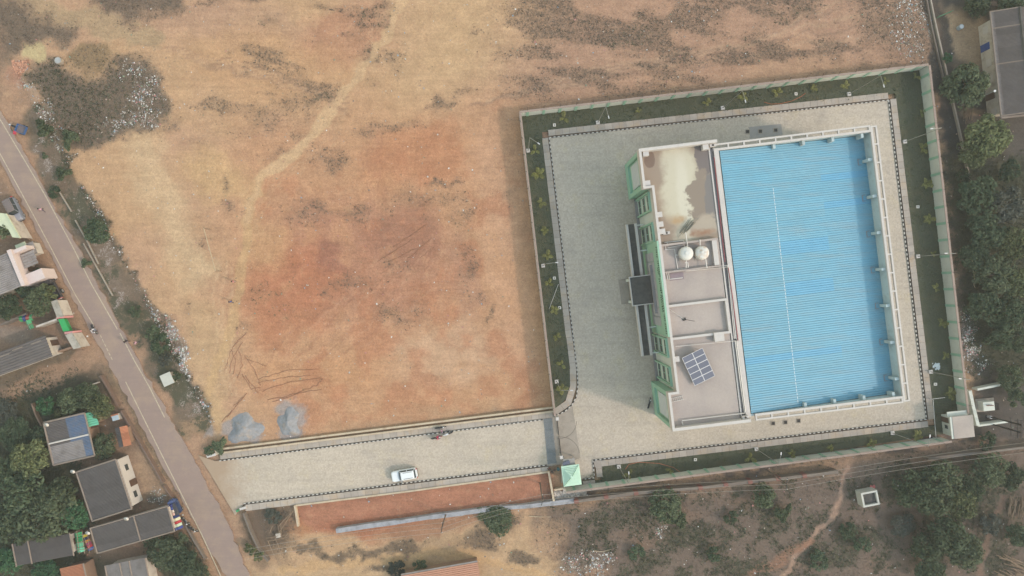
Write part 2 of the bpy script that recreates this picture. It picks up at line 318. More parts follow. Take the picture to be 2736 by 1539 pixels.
TRK = 1 - np.maximum(line([(2255, 1250), (2240, 1310), (2225, 1370), (2180, 1420), (2140, 1470), (2080, 1539), (2040, 1620)], 22, .6, 2), line([(2690, 1330), (2640, 1410), (2620, 1500), (2590, 1600)], 26, .5, 2)); PTH = line([(1095, -60), (1045, 80), (965, 190), (905, 270), (800, 395), (700, 480), (655, 590)], 30, .8, 2); TRK = TRK * (1 - PTH); GREEN = GREEN * TRK; SCRUB = SCRUB * TRK; paint(PTH, (207, 174, 136), .7)
for d_ in (-34, -18, 20, 38): paint(line([(1090 + d_, -60), (1040 + d_, 90), (905 + d_, 280), (790 + d_, 410), (700 + d_, 500), (650 + d_, 640)], 9, .9, 1), (206, 174, 138), .3)
paint(np.clip(GREEN, 0, 1) * .7, (96, 92, 78), .5)
FIELD = poly([(470, -200), (2460, -200), (2460, 170), (1400, 290), (1480, 1090), (560, 1180), (480, 900), (230, 420)], 20, 0)
# heights: soft unevenness, sunk where paving lies on it
PAVED = np.maximum.reduce([poly([(1380, 290), (2484, 168), (2600, 1180), (1495, 1320)], 12, 0), poly([(540, 1210), (1490, 1085), (1500, 1260), (640, 1380)], 12, 0), line([(-80, 130), (60, 400), (200, 640), (400, 1000), (560, 1300), (720, 1640)], 170, .1, 0)])
GZ = -0.03 - 0.16 * vnoise(GX, GY, 60, 21) - 0.05 * vnoise(GX, GY, 12, 22, 3) * (.4 + SCRUB)
GZ = GZ * (1 - PAVED) - 0.25 * PAVED
FAR = (np.abs(GX - CX) > 1640) | (np.abs(GY - CY) > 1045); GZ[FAR] = -0.2
ny, nx = GX.shape
verts = np.stack([(GX - CX) / PPM, (CY - GY) / PPM, GZ], -1).reshape(-1, 3)
idx = np.arange(ny * nx).reshape(ny, nx)
faces = np.stack([idx[1:, :-1], idx[1:, 1:], idx[:-1, 1:], idx[:-1, :-1]], -1).reshape(-1, 4)
def grid_mesh(name, verts, faces):
    me = bpy.data.meshes.new(name); k = faces.shape[1]
    me.vertices.add(len(verts)); me.vertices.foreach_set('co', verts.astype(np.float32).ravel())
    me.loops.add(faces.size); me.loops.foreach_set('vertex_index', faces.astype(np.int32).ravel())
    me.polygons.add(len(faces)); me.polygons.foreach_set('loop_start', (np.arange(len(faces)) * k).astype(np.int32))
    me.polygons.foreach_set('loop_total', np.full(len(faces), k, np.int32)); me.update(calc_edges=True); return me
me = grid_mesh('ground', verts, faces)
def attr(me, name, arr):
    a = me.color_attributes.new(name, 'FLOAT_COLOR', 'POINT'); a.data.foreach_set('color', np.concatenate([arr.reshape(-1, 3), np.ones((arr.size // 3, 1))], 1).astype(np.float32).ravel())
LIT = LIT * (.35 + sm((vnoise(GX, GY, 18, 17, 3) - .42) / .16)) / 1.35
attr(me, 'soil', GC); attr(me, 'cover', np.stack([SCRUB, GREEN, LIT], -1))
gm = bpy.data.materials.new('bare_soil'); gm.use_nodes = True; n, l = gm.node_tree.nodes, gm.node_tree.links
b = n['Principled BSDF']; b.inputs['Roughness'].default_value = .95; b.inputs['Specular IOR Level'].default_value = .15
va = n.new('ShaderNodeVertexColor'); va.layer_name = 'soil'; vc = n.new('ShaderNodeVertexColor'); vc.layer_name = 'cover'; sp = n.new('ShaderNodeSeparateColor'); l.new(vc.outputs[0], sp.inputs[0])
geo = n.new('ShaderNodeNewGeometry')
def noi(s, d=6, r=.65):
    t = n.new('ShaderNodeTexNoise'); t.inputs['Scale'].default_value = s; t.inputs['Detail'].default_value = d; t.inputs['Roughness'].default_value = r; l.new(geo.outputs['Position'], t.inputs['Vector']); return t.outputs[0]
def mr(v, a, c, lo, hi):
    x = n.new('ShaderNodeMapRange'); x.inputs[1].default_value = a; x.inputs[2].default_value = c; x.inputs[3].default_value = lo; x.inputs[4].default_value = hi; l.new(v, x.inputs[0]); return x.outputs[0]
def mx(fac, a, c, mode='MIX'):
    x = n.new('ShaderNodeMix'); x.data_type = 'RGBA'; x.blend_type = mode
    for s_, v_ in ((0, fac), (6, a), (7, c)):
        if isinstance(v_, (int, float)): x.inputs[s_].default_value = v_
        elif isinstance(v_, tuple): x.inputs[s_].default_value = (*v_, 1)
        else: l.new(v_, x.inputs[s_])
    return x.outputs[2]
def ma(op, a, c):
    x = n.new('ShaderNodeMath'); x.operation = op
    for i, v_ in enumerate((a, c)):
        if isinstance(v_, (int, float)): x.inputs[i].default_value = v_
        else: l.new(v_, x.inputs[i])
    return x.outputs[0]
o_ = va.outputs[0]
mp_ = n.new('ShaderNodeMapping'); mp_.inputs['Rotation'].default_value = (0, 0, R(-11)); mp_.inputs['Scale'].default_value = (.16, 1.5, 1); l.new(geo.outputs['Position'], mp_.inputs['Vector'])
stk = n.new('ShaderNodeTexNoise'); stk.inputs['Scale'].default_value = 1.0; stk.inputs['Detail'].default_value = 8; stk.inputs['Roughness'].default_value = .72; l.new(mp_.outputs[0], stk.inputs['Vector'])
mp2 = n.new('ShaderNodeMapping'); mp2.inputs['Rotation'].default_value = (0, 0, R(62)); mp2.inputs['Scale'].default_value = (.12, 1.8, 1); l.new(geo.outputs['Position'], mp2.inputs['Vector'])
st2 = n.new('ShaderNodeTexNoise'); st2.inputs['Scale'].default_value = .8; st2.inputs['Detail'].default_value = 7; st2.inputs['Roughness'].default_value = .7; l.new(mp2.outputs[0], st2.inputs['Vector'])
o_ = mx(1.0, o_, mr(stk.outputs[0], .3, .7, .95, 1.05), 'MULTIPLY'); o_ = mx(1.0, o_, mr(st2.outputs[0], .35, .7, .92, 1.07), 'MULTIPLY')
dots = ma('GREATER_THAN', noi(4.2, 5, .8), .655); o_ = mx(ma('MULTIPLY', dots, .3), o_, C(120, 92, 76)); pebs = ma('LESS_THAN', noi(5.1, 4, .8), .33); o_ = mx(ma('MULTIPLY', pebs, .18), o_, C(222, 198, 168))
o_ = mx(1.0, o_, mr(noi(.35), .3, .7, .86, 1.12), 'MULTIPLY'); o_ = mx(1.0, o_, mr(noi(2.5, 8, .75), .3, .7, .76, 1.18), 'MULTIPLY'); o_ = mx(1.0, o_, mr(noi(6, 4, .7), .3, .7, .8, 1.18), 'MULTIPLY')
ss = n.new('ShaderNodeSeparateColor'); l.new(va.outputs[0], ss.inputs[0]); pale = mr(ss.outputs[0], .14, .3, 0, 1)
o_ = mx(ma('MULTIPLY', pale, mr(noi(.9), .5, .75, 0, .2)), o_, C(176, 128, 102)); o_ = mx(ma('MULTIPLY', pale, mr(noi(.7, 7), .55, .8, 0, .3)), o_, C(212, 182, 140))
o_ = mx(ma('MULTIPLY', sp.outputs[0], mr(noi(.8), .35, .65, .1, .55)), o_, C(128, 108, 92))
spk = ma('GREATER_THAN', ma('ADD', noi(3.2, 4, .7), ma('MULTIPLY', sp.outputs[0], .20)), .70)
o_ = mx(ma('MULTIPLY', spk, .6), o_, C(112, 98, 84))
grn = mr(ma('ADD', noi(1.4, 6, .75), ma('MULTIPLY', sp.outputs[1], .32)), .62, .72, 0, .9)
o_ = mx(grn, o_, C(86, 86, 68))
lt = ma('GREATER_THAN', ma('ADD', noi(4.5, 4, .75), ma('MULTIPLY', sp.outputs[2], .24)), .735)
o_ = mx(ma('MULTIPLY', lt, .85), o_, C(176, 166, 158))
o_ = mx(1.0, o_, (1.015, .975, 1.0), 'MULTIPLY')
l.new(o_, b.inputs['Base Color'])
bp = n.new('ShaderNodeBump'); bp.inputs['Strength'].default_value = .5; bp.inputs['Distance'].default_value = .12; l.new(noi(2.2, 8, .7), bp.inputs['Height']); l.new(bp.outputs[0], b.inputs['Normal'])
me.materials.append(gm); tag(link(bpy.data.objects.new('ground', me)), kind='structure')

def sample(mask, n_, lim=True):
    core = mask.copy()
    if lim: core[(GX < -60) | (GX > 2796) | (GY < -60) | (GY > 1599)] = 0
    p = core.ravel(); p = p / p.sum(); k = rng.choice(p.size, n_, p=p)
    x = GX.ravel()[k] + (rng.random(n_) - .5) * STEP * 1.3; y = GY.ravel()[k] + (rng.random(n_) - .5) * STEP * 1.3
    return np.stack([(x - CX) / PPM, (CY - y) / PPM, GZ.ravel()[k]], -1)
def tufts(name, pos, size, blades, m, kind='stuff', label=None, cat=None, rise=.6, width=.16):
    N = len(pos) * blades; base = np.repeat(pos, blades, 0); ang = rng.random(N) * 2 * np.pi
    L = np.repeat(size[0] + (size[1] - size[0]) * rng.random(len(pos)) ** 2, blades) * (.6 + .7 * rng.random(N)); W = L * width * (.6 + .8 * rng.random(N)) + .012
    d = np.stack([np.cos(ang), np.sin(ang), np.zeros(N)], -1); s_ = np.stack([-np.sin(ang), np.cos(ang), np.zeros(N)], -1)
    up = np.zeros((N, 3)); up[:, 2] = L * rise * (.3 + rng.random(N)); b0 = base + d * (L * .1)[:, None]
    midp = base + d * (L * .55)[:, None] + up * .75; tip = base + d * L[:, None] + up
    v = np.stack([b0, midp - s_ * W[:, None], tip, midp + s_ * W[:, None]], 1).reshape(-1, 3)
    me = grid_mesh(name, v, np.arange(N * 4).reshape(N, 4)); me.materials.append(m)
    return tag(link(bpy.data.objects.new(name, me)), label, cat, kind=kind)
def chips(name, pos, size, m, label=None, cat=None, flat=.6):
    N = len(pos); r = size[0] + (size[1] - size[0]) * rng.random(N) ** 3; a = rng.random(N) * 6.28
    u = np.stack([np.cos(a), np.sin(a), (rng.random(N) - .5) * .6], -1) * r[:, None]; v_ = np.stack([-np.sin(a), np.cos(a), (rng.random(N) - .5) * .6], -1) * (r * (.4 + .6 * rng.random(N)))[:, None]
    t = np.zeros((N, 3)); t[:, 2] = r * flat
    c = pos + t * .4
    V = np.stack([c - u - v_ * .6, c + u * .8 - v_, c + u + v_ * .7, c - u * .7 + v_, c + t * .8 + u * .2], 1).reshape(-1, 3)
    i = np.arange(N)[:, None] * 5; F = np.concatenate([i + np.array([[0, 1, 4]]), i + np.array([[1, 2, 4]]), i + np.array([[2, 3, 4]]), i + np.array([[3, 0, 4]])], 0)
    me = grid_mesh(name, V, F); me.materials.append(m)
    return tag(link(bpy.data.objects.new(name, me)), label, cat, kind='stuff')
def leafmat(name, a, b_, c_, trans=.25):
    m = bpy.data.materials.new(name); m.use_nodes = True; n, l = m.node_tree.nodes, m.node_tree.links
    bs = n['Principled BSDF']; bs.inputs['Roughness'].default_value = .75; bs.inputs['Specular IOR Level'].default_value = .2
    g = n.new('ShaderNodeNewGeometry'); oi = n.new('ShaderNodeObjectInfo'); ad = n.new('ShaderNodeMath'); ad.operation = 'MULTIPLY_ADD'; ad.inputs[1].default_value = .55; 
    l.new(g.outputs['Random Per Island'], ad.inputs[0]); t = n.new('ShaderNodeTexNoise'); t.inputs['Scale'].default_value = .9; t.inputs['Detail'].default_value = 3; l.new(g.outputs['Position'], t.inputs['Vector'])
    ad2 = n.new('ShaderNodeMath'); ad2.operation = 'MULTIPLY_ADD'; ad2.inputs[1].default_value = .9; ad2.inputs[2].default_value = -.2; l.new(t.outputs[0], ad2.inputs[0]); l.new(ad2.outputs[0], ad.inputs[2])
    r = n.new('ShaderNodeValToRGB'); e = r.color_ramp.elements; e[0].color = (*a, 1); e[0].position = .1; e[1].color = (*c_, 1); e[1].position = .95; k = e.new(.5); k.color = (*b_, 1); l.new(ad.outputs[0], r.inputs[0])
    hs = n.new('ShaderNodeHueSaturation'); l.new(r.outputs[0], hs.inputs['Color']); x = n.new('ShaderNodeMapRange'); x.inputs[3].default_value = .75; x.inputs[4].default_value = 1.2; l.new(oi.outputs['Random'], x.inputs[0]); l.new(x.outputs[0], hs.inputs['Value'])
    l.new(hs.outputs[0], bs.inputs['Base Color'])
    tr = n.new('ShaderNodeBsdfTranslucent'); l.new(hs.outputs[0], tr.inputs[0]); mxs = n.new('ShaderNodeMixShader'); mxs.inputs[0].default_value = trans; l.new(bs.outputs[0], mxs.inputs[1]); l.new(tr.outputs[0], mxs.inputs[2]); l.new(mxs.outputs[0], n['Material Output'].inputs[0])
    return m
M_dry = leafmat('dry_scrub', (.095, .078, .06), (.145, .118, .092), (.21, .172, .136)); M_grass = leafmat('scrub_green', (.048, .052, .034), (.08, .084, .052), (.13, .13, .082))
M_chip = bpy.data.materials.new('mixed_rubbish'); M_chip.use_nodes = True
_n, _l = M_chip.node_tree.nodes, M_chip.node_tree.links; _g = _n.new('ShaderNodeNewGeometry'); _r = _n.new('ShaderNodeValToRGB'); _r.color_ramp.interpolation = 'CONSTANT'
_cols = [(.36, .34, .32), (.26, .22, .19), (.5, .48, .46), (.16, .13, .11), (.32, .26, .21), (.4, .38, .35), (.26, .18, .14), (.2, .26, .32), (.36, .32, .28), (.36, .16, .15), (.58, .56, .54), (.16, .2, .14)]
_e = _r.color_ramp.elements
for i, c_ in enumerate(_cols):
    el = _e[i] if i < 2 else _e.new(i / len(_cols)); el.position = i / len(_cols); el.color = (*c_, 1)
_l.new(_g.outputs['Random Per Island'], _r.inputs[0]); _l.new(_r.outputs[0], _n['Principled BSDF'].inputs['Base Color']); _n['Principled BSDF'].inputs['Roughness'].default_value = .8
M_brick = mat('broken_brick', (.34, .17, .11), island=.5)
M_stone = mat('stone', (.36, .33, .3), island=.4)
OPEN = 1 - PAVED
N5 = vnoise(GX, GY, 14, 16, 2)
tufts('dry_scrub', sample(SCRUB * OPEN * (.45 + .55 * sm((N5 - .4) / .2)), 40000), (.05, .21), 4, M_dry, label='dry brown scrub scattered over the bare field', cat='scrub')
tufts('low_undergrowth', sample(GREEN ** 1.2 * OPEN * (1 - .9 * FIELD), 42000), (.08, .32), 5, M_grass, label='low green undergrowth on the village and scrub ground', cat='undergrowth')
chips('strewn_rubbish', sample((LIT ** 1.2 + .003) * OPEN, 10500), (.03, .17), M_chip, label='pale rubbish and rubble strewn over waste ground and verges', cat='rubbish')
bk = ell(52, 215, 30, 50, 20) * OPEN
chips('brick_rubble', sample(bk, 900), (.08, .22), M_brick, label='heap of broken red bricks beside the asphalt road', cat='brick rubble')
# ---------------------------------------------------------------- paved setting
def W2(pts, z=0): return [(p.x, p.y) for p in (P(a, b_, z) for a, b_ in pts)]
M_asph = mat('dusty_asphalt', C(160, 138, 129), .9, .05, .5, stain=(C(174, 150, 130), .25, .56, .6), streak=(C(140, 124, 118), math.radians(-62), .35, .8))
M_line = mat('worn_road_paint', C(205, 190, 165), .8, .1, 2, stain=(C(165, 145, 128), 3, .56, .8))
M_pav = bpy.data.materials.new('interlocking_pavers')
M_conc = mat('grey_concrete', C(172, 160, 148), .9, .1, .8, stain=(C(140, 128, 118), .6, .58, .5))
M_slab = mat('footpath_slab', C(180, 168, 158), .9, .08, 1.2, objvar=.1, stain=(C(196, 166, 132), .35, .6, .6))
M_joint = mat('dark_joint', C(120, 108, 98), .95, .1)
M_kw = mat('kerb_white', C(212, 206, 198), .7, .1, 3); M_kb = mat('kerb_black', C(80, 76, 76), .8, .1, 3)
M_lawn = mat('lawn', C(86, 88, 72), .95, .16, .7, stain=(C(104, 92, 66), .28, .6, .6), bump=.3)
def paver_mat():
    m = M_pav; m.use_nodes = True; n, l = m.node_tree.nodes, m.node_tree.links; b = n['Principled BSDF']; b.inputs['Roughness'].default_value = .9; b.inputs['Specular IOR Level'].default_value = .2
    g = n.new('ShaderNodeNewGeometry'); v = n.new('ShaderNodeTexVoronoi'); v.inputs['Scale'].default_value = 4.2; v.inputs['Randomness'].default_value = .35; l.new(g.outputs['Position'], v.inputs['Vector'])
    def nz(s, d=6, r=.65):
        t = n.new('ShaderNodeTexNoise'); t.inputs['Scale'].default_value = s; t.inputs['Detail'].default_value = d; t.inputs['Roughness'].default_value = r; l.new(g.outputs['Position'], t.inputs['Vector']); return t.outputs[0]
    def mp(v_, a, c, lo, hi):
        x = n.new('ShaderNodeMapRange'); x.inputs[1].default_value = a; x.inputs[2].default_value = c; x.inputs[3].default_value = lo; x.inputs[4].default_value = hi; l.new(v_, x.inputs[0]); return x.outputs[0]
    def mix(f, a, c, mode='MIX'):
        x = n.new('ShaderNodeMix'); x.data_type = 'RGBA'; x.blend_type = mode
        for s_, q in ((0, f), (6, a), (7, c)):
            if isinstance(q, (int, float)): x.inputs[s_].default_value = q
            elif isinstance(q, tuple): x.inputs[s_].default_value = (*q, 1)
            else: l.new(q, x.inputs[s_])
        return x.outputs[2]
    o = mix(mp(nz(.12), .4, .62, 0, 1), C(206, 191, 175), C(197, 183, 168)); o = mix(mp(nz(.3, 8, .7), .54, .72, 0, .55), o, C(204, 186, 150)); o = mix(mp(nz(.22, 9, .72), .56, .7, 0, .45), o, C(166, 156, 148)); mpn = n.new('ShaderNodeMapping'); mpn.inputs['Rotation'].default_value = (0, 0, -R(7)); mpn.inputs['Scale'].default_value = (.05, .7, 1); l.new(g.outputs['Position'], mpn.inputs['Vector']); tn = n.new('ShaderNodeTexNoise'); tn.inputs['Scale'].default_value = 1; tn.inputs['Detail'].default_value = 6; tn.inputs['Roughness'].default_value = .7; l.new(mpn.outputs[0], tn.inputs['Vector']); o = mix(mp(tn.outputs[0], .5, .7, 0, .4), o, C(168, 158, 146))
    o = mix(1.0, o, mp(v.outputs['Color'], 0, 1, .86, 1.1), 'MULTIPLY'); o = mix(mp(nz(1.6, 8, .75), .6, .72, 0, .4), o, C(140, 130, 122)); o = mix(1.0, o, mp(nz(3.5, 5, .7), .3, .7, .88, 1.08), 'MULTIPLY')
    sxy = n.new('ShaderNodeSeparateXYZ'); l.new(g.outputs['Position'], sxy.inputs[0]); ad = n.new('ShaderNodeMath'); ad.operation = 'MULTIPLY_ADD'; ad.inputs[1].default_value = 9.0; l.new(nz(.35, 6, .65), ad.inputs[0]); l.new(sxy.outputs[0], ad.inputs[2])
    o = mix(mp(ad.outputs[0], -45.5, -40.5, .95, 0), o, C(176, 152, 130))       # road soil carried onto the west end of the drive
    l.new(o, b.inputs['Base Color']); bp = n.new('ShaderNodeBump'); bp.inputs['Strength'].default_value = .4; bp.inputs['Distance'].default_value = .03; l.new(v.outputs['Distance'], bp.inputs['Height']); l.new(bp.outputs[0], b.inputs['Normal'])
paver_mat()
def sheet(name, pts, z0, z1, m): return tag(MB().prism(W2(pts), z0, z1).build(name, m), kind='structure')
# road
e_e = [(-110, 130), (0, 312), (72, 438), (145, 570), (215, 690), (315, 881), (400, 1038), (470, 1180), (560, 1370), (660, 1590), (720, 1720)]   # outer asphalt edge, east
e_w = [(-110, 240), (0, 408), (75, 552), (150, 692), (245, 870), (345, 1055), (420, 1200), (490, 1325), (560, 1450), (628, 1560), (700, 1720)]
def offs(pts, d):
    out = []
    for i, p in enumerate(pts):
        a, b_ = Vector(pts[max(0, i - 1)]), Vector(pts[min(len(pts) - 1, i + 1)]); t = (b_ - a).normalized(); out.append((p[0] + t.y * d, p[1] - t.x * d))
    return out
e_ext = e_e[:7] + [(510, 1230), (600, 1400), (665, 1560), (720, 1720)]
def ragged(pts, amp=6.0, step=13.0):
    out = []
    for a, b_ in zip(pts[:-1], pts[1:]):
        a, b_ = Vector(a), Vector(b_); k = max(1, int((b_ - a).length / step))
        for i in range(k): q = a.lerp(b_, i / k); out.append((q.x + random.uniform(-amp, amp) * random.random(), q.y + random.uniform(-amp, amp) * .5 * random.random()))
    return out + [pts[-1]]
sheet('road', ragged(offs(e_ext, 9)) + ragged(offs(e_w, -9))[::-1], -.3, .03, M_asph)
def stripe(name, pts, wd, z, dashes=None):
    mb = MB()
    for i, (a, b_) in enumerate(zip(pts[:-1], pts[1:])):
        A, B = P(*a), P(*b_)
        mb.bar(A, B, wd, .02, z)
    return tag(mb.build(name, M_line), kind='structure')
stripe('road_edge_line', [(-100, 148), (0, 318), (58, 415), (120, 520), (195, 660), (245, 760), (314, 880)], .16, .036)
stripe('road_edge_line', [(321, 890), (360, 965), (400, 1035), (440, 1115)], .16, .036)
stripe('road_edge_line', [(-100, 250), (0, 410), (52, 505), (130, 650), (200, 785), (250, 868)], .14, .036)
stripe('road_edge_line', [(336, 1020), (400, 1150), (470, 1290), (540, 1430), (590, 1539), (640, 1650)], .16, .036)
for k in range(6):
    t = k / 6; a = (268 + 34 * t, 895 + 70 * t); stripe('road_edge_line', [a, (a[0] + 4, a[1] + 8)], .12, .036)
# yard paving, driveway, concrete apron
kN, kE, kSE = (1467, 368), (2373, 268), (2474, 1120)
arc = [(1531, 900), (1541, 985), (1544, 1030), (1540, 1060), (1528, 1082), (1510, 1098), (1489, 1109)]
yard = [kN, kE, kSE, (1584, 1229), (1588, 1276), (1553, 1281), (1500, 1290), (1498, 1120)] + arc[::-1]
sheet('paved_yard', yard, -.25, .05, M_pav)
sheet('driveway', [(575, 1232), (1452, 1118), (1465, 1243), (652, 1346), (628, 1376), (560, 1262), (530, 1216)], -.25, .05, M_pav)
sheet('gate_apron', [(1451, 1112), (1489, 1108), (1530, 1086), (1551, 1224), (1502, 1240), (1463, 1246)], -.2, .056, M_conc)
M_conc2 = mat('patch_concrete', C(164, 158, 154), .9, .1, 1.2)
sheet('concrete_patch', [(2000, 340), (2087, 331), (2091, 361), (2004, 371)], -.2, .06, M_conc2)
mb = MB()
for c0, r0, a0, a1 in ((P(1494, 1125), 3.0, 0, -95), (P(1499, 1217), 3.2, 95, 8)):
    pts = [(c0.x + r0 * math.cos(R(a0 + (a1 - a0) * i / 14)), c0.y + r0 * math.sin(R(a0 + (a1 - a0) * i / 14)), .05) for i in range(15)]
    mb.tube(pts, .035, 4)
tag(mb.build('gate_track', M_joint), kind='structure')
# kerbs of alternately painted blocks
def kerb(name, pts, z=.2, wd=.15, L0=.37):
    mb = MB(); k = 0
    for a, b_ in zip(pts[:-1], pts[1:]):
        A, B = P(*a), P(*b_); n_ = max(1, round((B - A).length / L0)); d = (B - A) / n_
        for i in range(n_):
            mb.bar(A + d * (i + .02), A + d * (i + .98), wd, -.1, z, k % 2); k += 1
    return tag(mb.build(name, [M_kw, M_kb]), kind='structure')
kerb('kerb', arc[::-1][:0] + [kN, kE]); kerb('kerb', [kE, kSE]); kerb('kerb', [kSE, (1584, 1229)]); kerb('kerb', [(1584, 1229), (1588, 1276), (1556, 1280)])
kerb('kerb', [kN] + arc); kerb('kerb', [(587, 1231), (1450, 1121)]); kerb('kerb', [(652, 1345), (1461, 1242)])
# footpath slabs
def footpath(a, b_, wid, side, name='footpath', n_=None, z=.19):
    A, B = P(*a), P(*b_); d = (B - A); L = d.length; d.normalize(); nrm = Vector((-d.y, d.x, 0)) * side; th = math.atan2(d.y, d.x); off = .12
    n_ = n_ or max(1, round(L / 1.22)); sl_ = L / n_
    base = MB().bar(A + nrm * (off + wid / 2), B + nrm * (off + wid / 2), wid, -.2, z - .04).build(name, M_joint); tag(base, kind='structure')
    me = MB().box((0, 0, 0), (sl_ - .035, wid - .02, .1)).build('slab', M_slab); ms = me.data; bpy.data.objects.remove(me)
    for i in range(n_):
        p = A + d * (sl_ * (i + .5)) + nrm * (off + wid / 2); o = inst('slab', ms, base, Matrix.Translation((p.x, p.y, z - .05 + random.uniform(-.008, .008))) @ Matrix.Rotation(th + random.uniform(-.004, .004), 4, 'Z'))
    return base
footpath((1466, 366), (2373, 266), 1.05, 1); footpath((2375, 266), (2477, 1121), 1.05, 1); footpath((2477, 1122), (1586, 1230), 1.05, 1)
footpath((1588, 1230), (1592, 1275), 1.05, 1); footpath((1589, 1279), (1556, 1283), 1.2, 1)
footpath((1530, 900), (1466, 368), 1.05, 1); footpath((1541, 985), (1531, 900), 1.05, 1); footpath((1542, 1033), (1541, 985), 1.1, 1); footpath((1527, 1082), (1542, 1033), 1.1, 1, n_=2); footpath((1489, 1109), (1527, 1082), 1.1, 1, n_=2)
footpath((590, 1229), (1478, 1116), 1.1, 1); footpath((1465, 1244), (655, 1346), 1.1, 1)
# lawn strips
OUTW = [(1448, 353), (1516, 900), (1527, 1000), (1527, 1025), (1518, 1058), (1486, 1094)]
mb = MB()
mb.prism(W2([(1392, 300), (2474, 178), (2476, 255), (2391, 250), (1448, 353), (1396, 360)]), -.3, .12)
mb.prism(W2([(2391, 250), (2476, 255), (2578, 1140), (2498, 1136)]), -.3, .121)
mb.prism(W2([(1602, 1243), (2498, 1136), (2578, 1140), (2580, 1150), (1515, 1310), (1514, 1296), (1608, 1282)]), -.3, .122)
mb.prism(W2([(1396, 360)] + [OUTW[0]] + OUTW[1:] + [(1480, 1098), (1474, 1000)]), -.3, .123)
tag(mb.build('lawn', M_lawn), kind='structure')
LW = np.maximum.reduce([poly([(1395, 302), (2474, 180), (2476, 250), (1448, 348), (1400, 352)], 6, 0), poly([(2393, 252), (2474, 250), (2574, 1120), (2500, 1130)], 6, 0), poly([(1606, 1248), (2498, 1140), (2560, 1140), (1530, 1298)], 6, 0), poly([(1400, 360), (1444, 356), (1514, 900), (1520, 1030), (1484, 1085)], 6, 0)])
lp = sample((LW > .5).astype(float), 16000); lp[:, 2] = .12
M_lg = leafmat('lawn_grass', (.045, .058, .03), (.07, .086, .045), (.115, .12, .066))
tufts('lawn_grass', lp, (.06, .2), 4, M_lg, label='short dark grass of the lawn strips inside the compound wall', cat='grass')

# ---------------------------------------------------------------- compound walls
M_wall = mat('pale_green_plaster', C(220, 221, 211), .85, .06, .6, stain=(C(188, 186, 176), .5, .6, .5)); M_pil = mat('green_plaster', C(162, 202, 178), .8, .06)
M_cop = mat('weathered_coping', C(168, 148, 138), .95, .12, .9); M_iron = mat('dark_iron', C(62, 58, 58), .6, .1, metal=.3)
ZW = 2.9
def cwall(a, b_, label, n_pil, side, ztop=ZW, z_ends=(0, 0)):
    A, B = P(*a, ztop), P(*b_, ztop); A.z = B.z = 0; d = (B - A).normalized(); nrm = Vector((-d.y, d.x, 0)) * side; L = (B - A).length
    t = thing('compound_wall', label, 'wall', (A + B) / 2)
    MB().bar(A, B, .22, -.2, ztop - .08).build('wall_panel', M_wall, t)
    MB().bar(A, B, .36, ztop - .08, ztop).build('coping', M_cop, t)
    for i in range(n_pil):
        c = A + d * (L * (i + .5) / n_pil)
        MB().box((c.x + nrm.x * .14, c.y + nrm.y * .14, ztop / 2 - .05), (.42, .12, ztop - .12), math.atan2(d.y, d.x)).build('pilaster', M_pil, t)
        q = c - nrm * .1; MB().tube([(q.x, q.y, ztop - .05), (q.x, q.y, ztop + .45), (q.x - nrm.x * .3, q.y - nrm.y * .3, ztop + .75)], .03, 4).build('fence_post', M_iron, t)
    for k in range(3):
        h = ztop + .45 + .13 * k; q = nrm * (.1 + .13 * k); MB().bar(A - q, B - q, .012, h, h + .012).build('barbed_wire', M_iron, t)
    return t
cwall((1388, 299), (2481, 172), 'long pale green compound wall along the field side of the lawn', 25, -1)
cwall((2484, 174), (2588, 1105), 'pale green compound wall along the tree side with green pilasters', 21, -1)
cwall((2544, 1180), (1513, 1316), 'pale green compound wall beside the power lines', 23, -1)
cwall((1483, 1112), (1390, 302), 'compound wall seen from above between red field and lawn', 18, -1)
# ---------------------------------------------------------------- the hall
TH = math.atan(.121); F = Frame(P(1860, 770, 0), TH)
M_white = mat('white_paint', C(210, 203, 199), .8, .05, .8, stain=(C(196, 190, 186), 1.0, .6, .5)); M_grn = mat('mint_plaster', C(158, 198, 176), .8, .05, .6)
M_facw = mat('facade_white', C(214, 220, 214), .8, .05); M_glass = mat('dark_glass', (.03, .04, .045), .12, 0, spec=.6); M_dark = mat('dark_slab', C(98, 94, 92), .9, .14, .9, stain=(C(66, 68, 64), .8, .55, .6))
M_terr = mat('terrace_screed', C(190, 176, 168), .92, .1, .5, stain=(C(164, 152, 148), .25, .53, .7)); M_blue = mat('blue_sheet', C(120, 178, 204), .5, .05, .5, objvar=.03, spec=.35, stain=(C(136, 172, 188), .3, .6, .3), streak=(C(146, 168, 176), math.atan(.121), .5, .9))
M_clad = mat('grey_cladding', C(176, 176, 184), .6, .05, objvar=.06); M_lou = mat('white_louvre', C(214, 218, 220), .7, .04); M_redp = mat('red_pipe', C(150, 74, 82), .6, .08); M_gut = mat('gutter_grey', C(150, 146, 148), .8, .1)
M_ltr = mat('dark_green_letter', C(52, 92, 78), .6, 0); M_rail = mat('white_pipe', C(228, 222, 216), .5, .05); M_seam = mat('roof_seam', C(214, 226, 232), .5, .1, 4)
M_blue2 = mat('bright_blue_sheet', C(112, 176, 210), .5, .05, .5, spec=.35); M_blue3 = mat('faded_blue_sheet_roof', C(128, 178, 200), .6, .08, .5, spec=.3)
M_stain = bpy.data.materials.new('stained_terrace')
ZP, ZT, ZH = 13.4, 12.05, 12.0
xR = F(1775, 770, ZP)[0]; xB = xR - 1.35                       # recessed front line, end-bay front line
yN, yS = F(1821, 386, ZP)[1], F(1910, 1137, ZP)[1]; xE = F(1948, 770, ZP)[0]
yb1, yb2 = F(1730, 503, ZP)[1], F(1800, 1048, ZP)[1]            # inner ends of the end bays
hall = thing('community_hall', 'large mint green hall with a blue corrugated roof and flat white front block', 'hall', F.o, rz=TH)
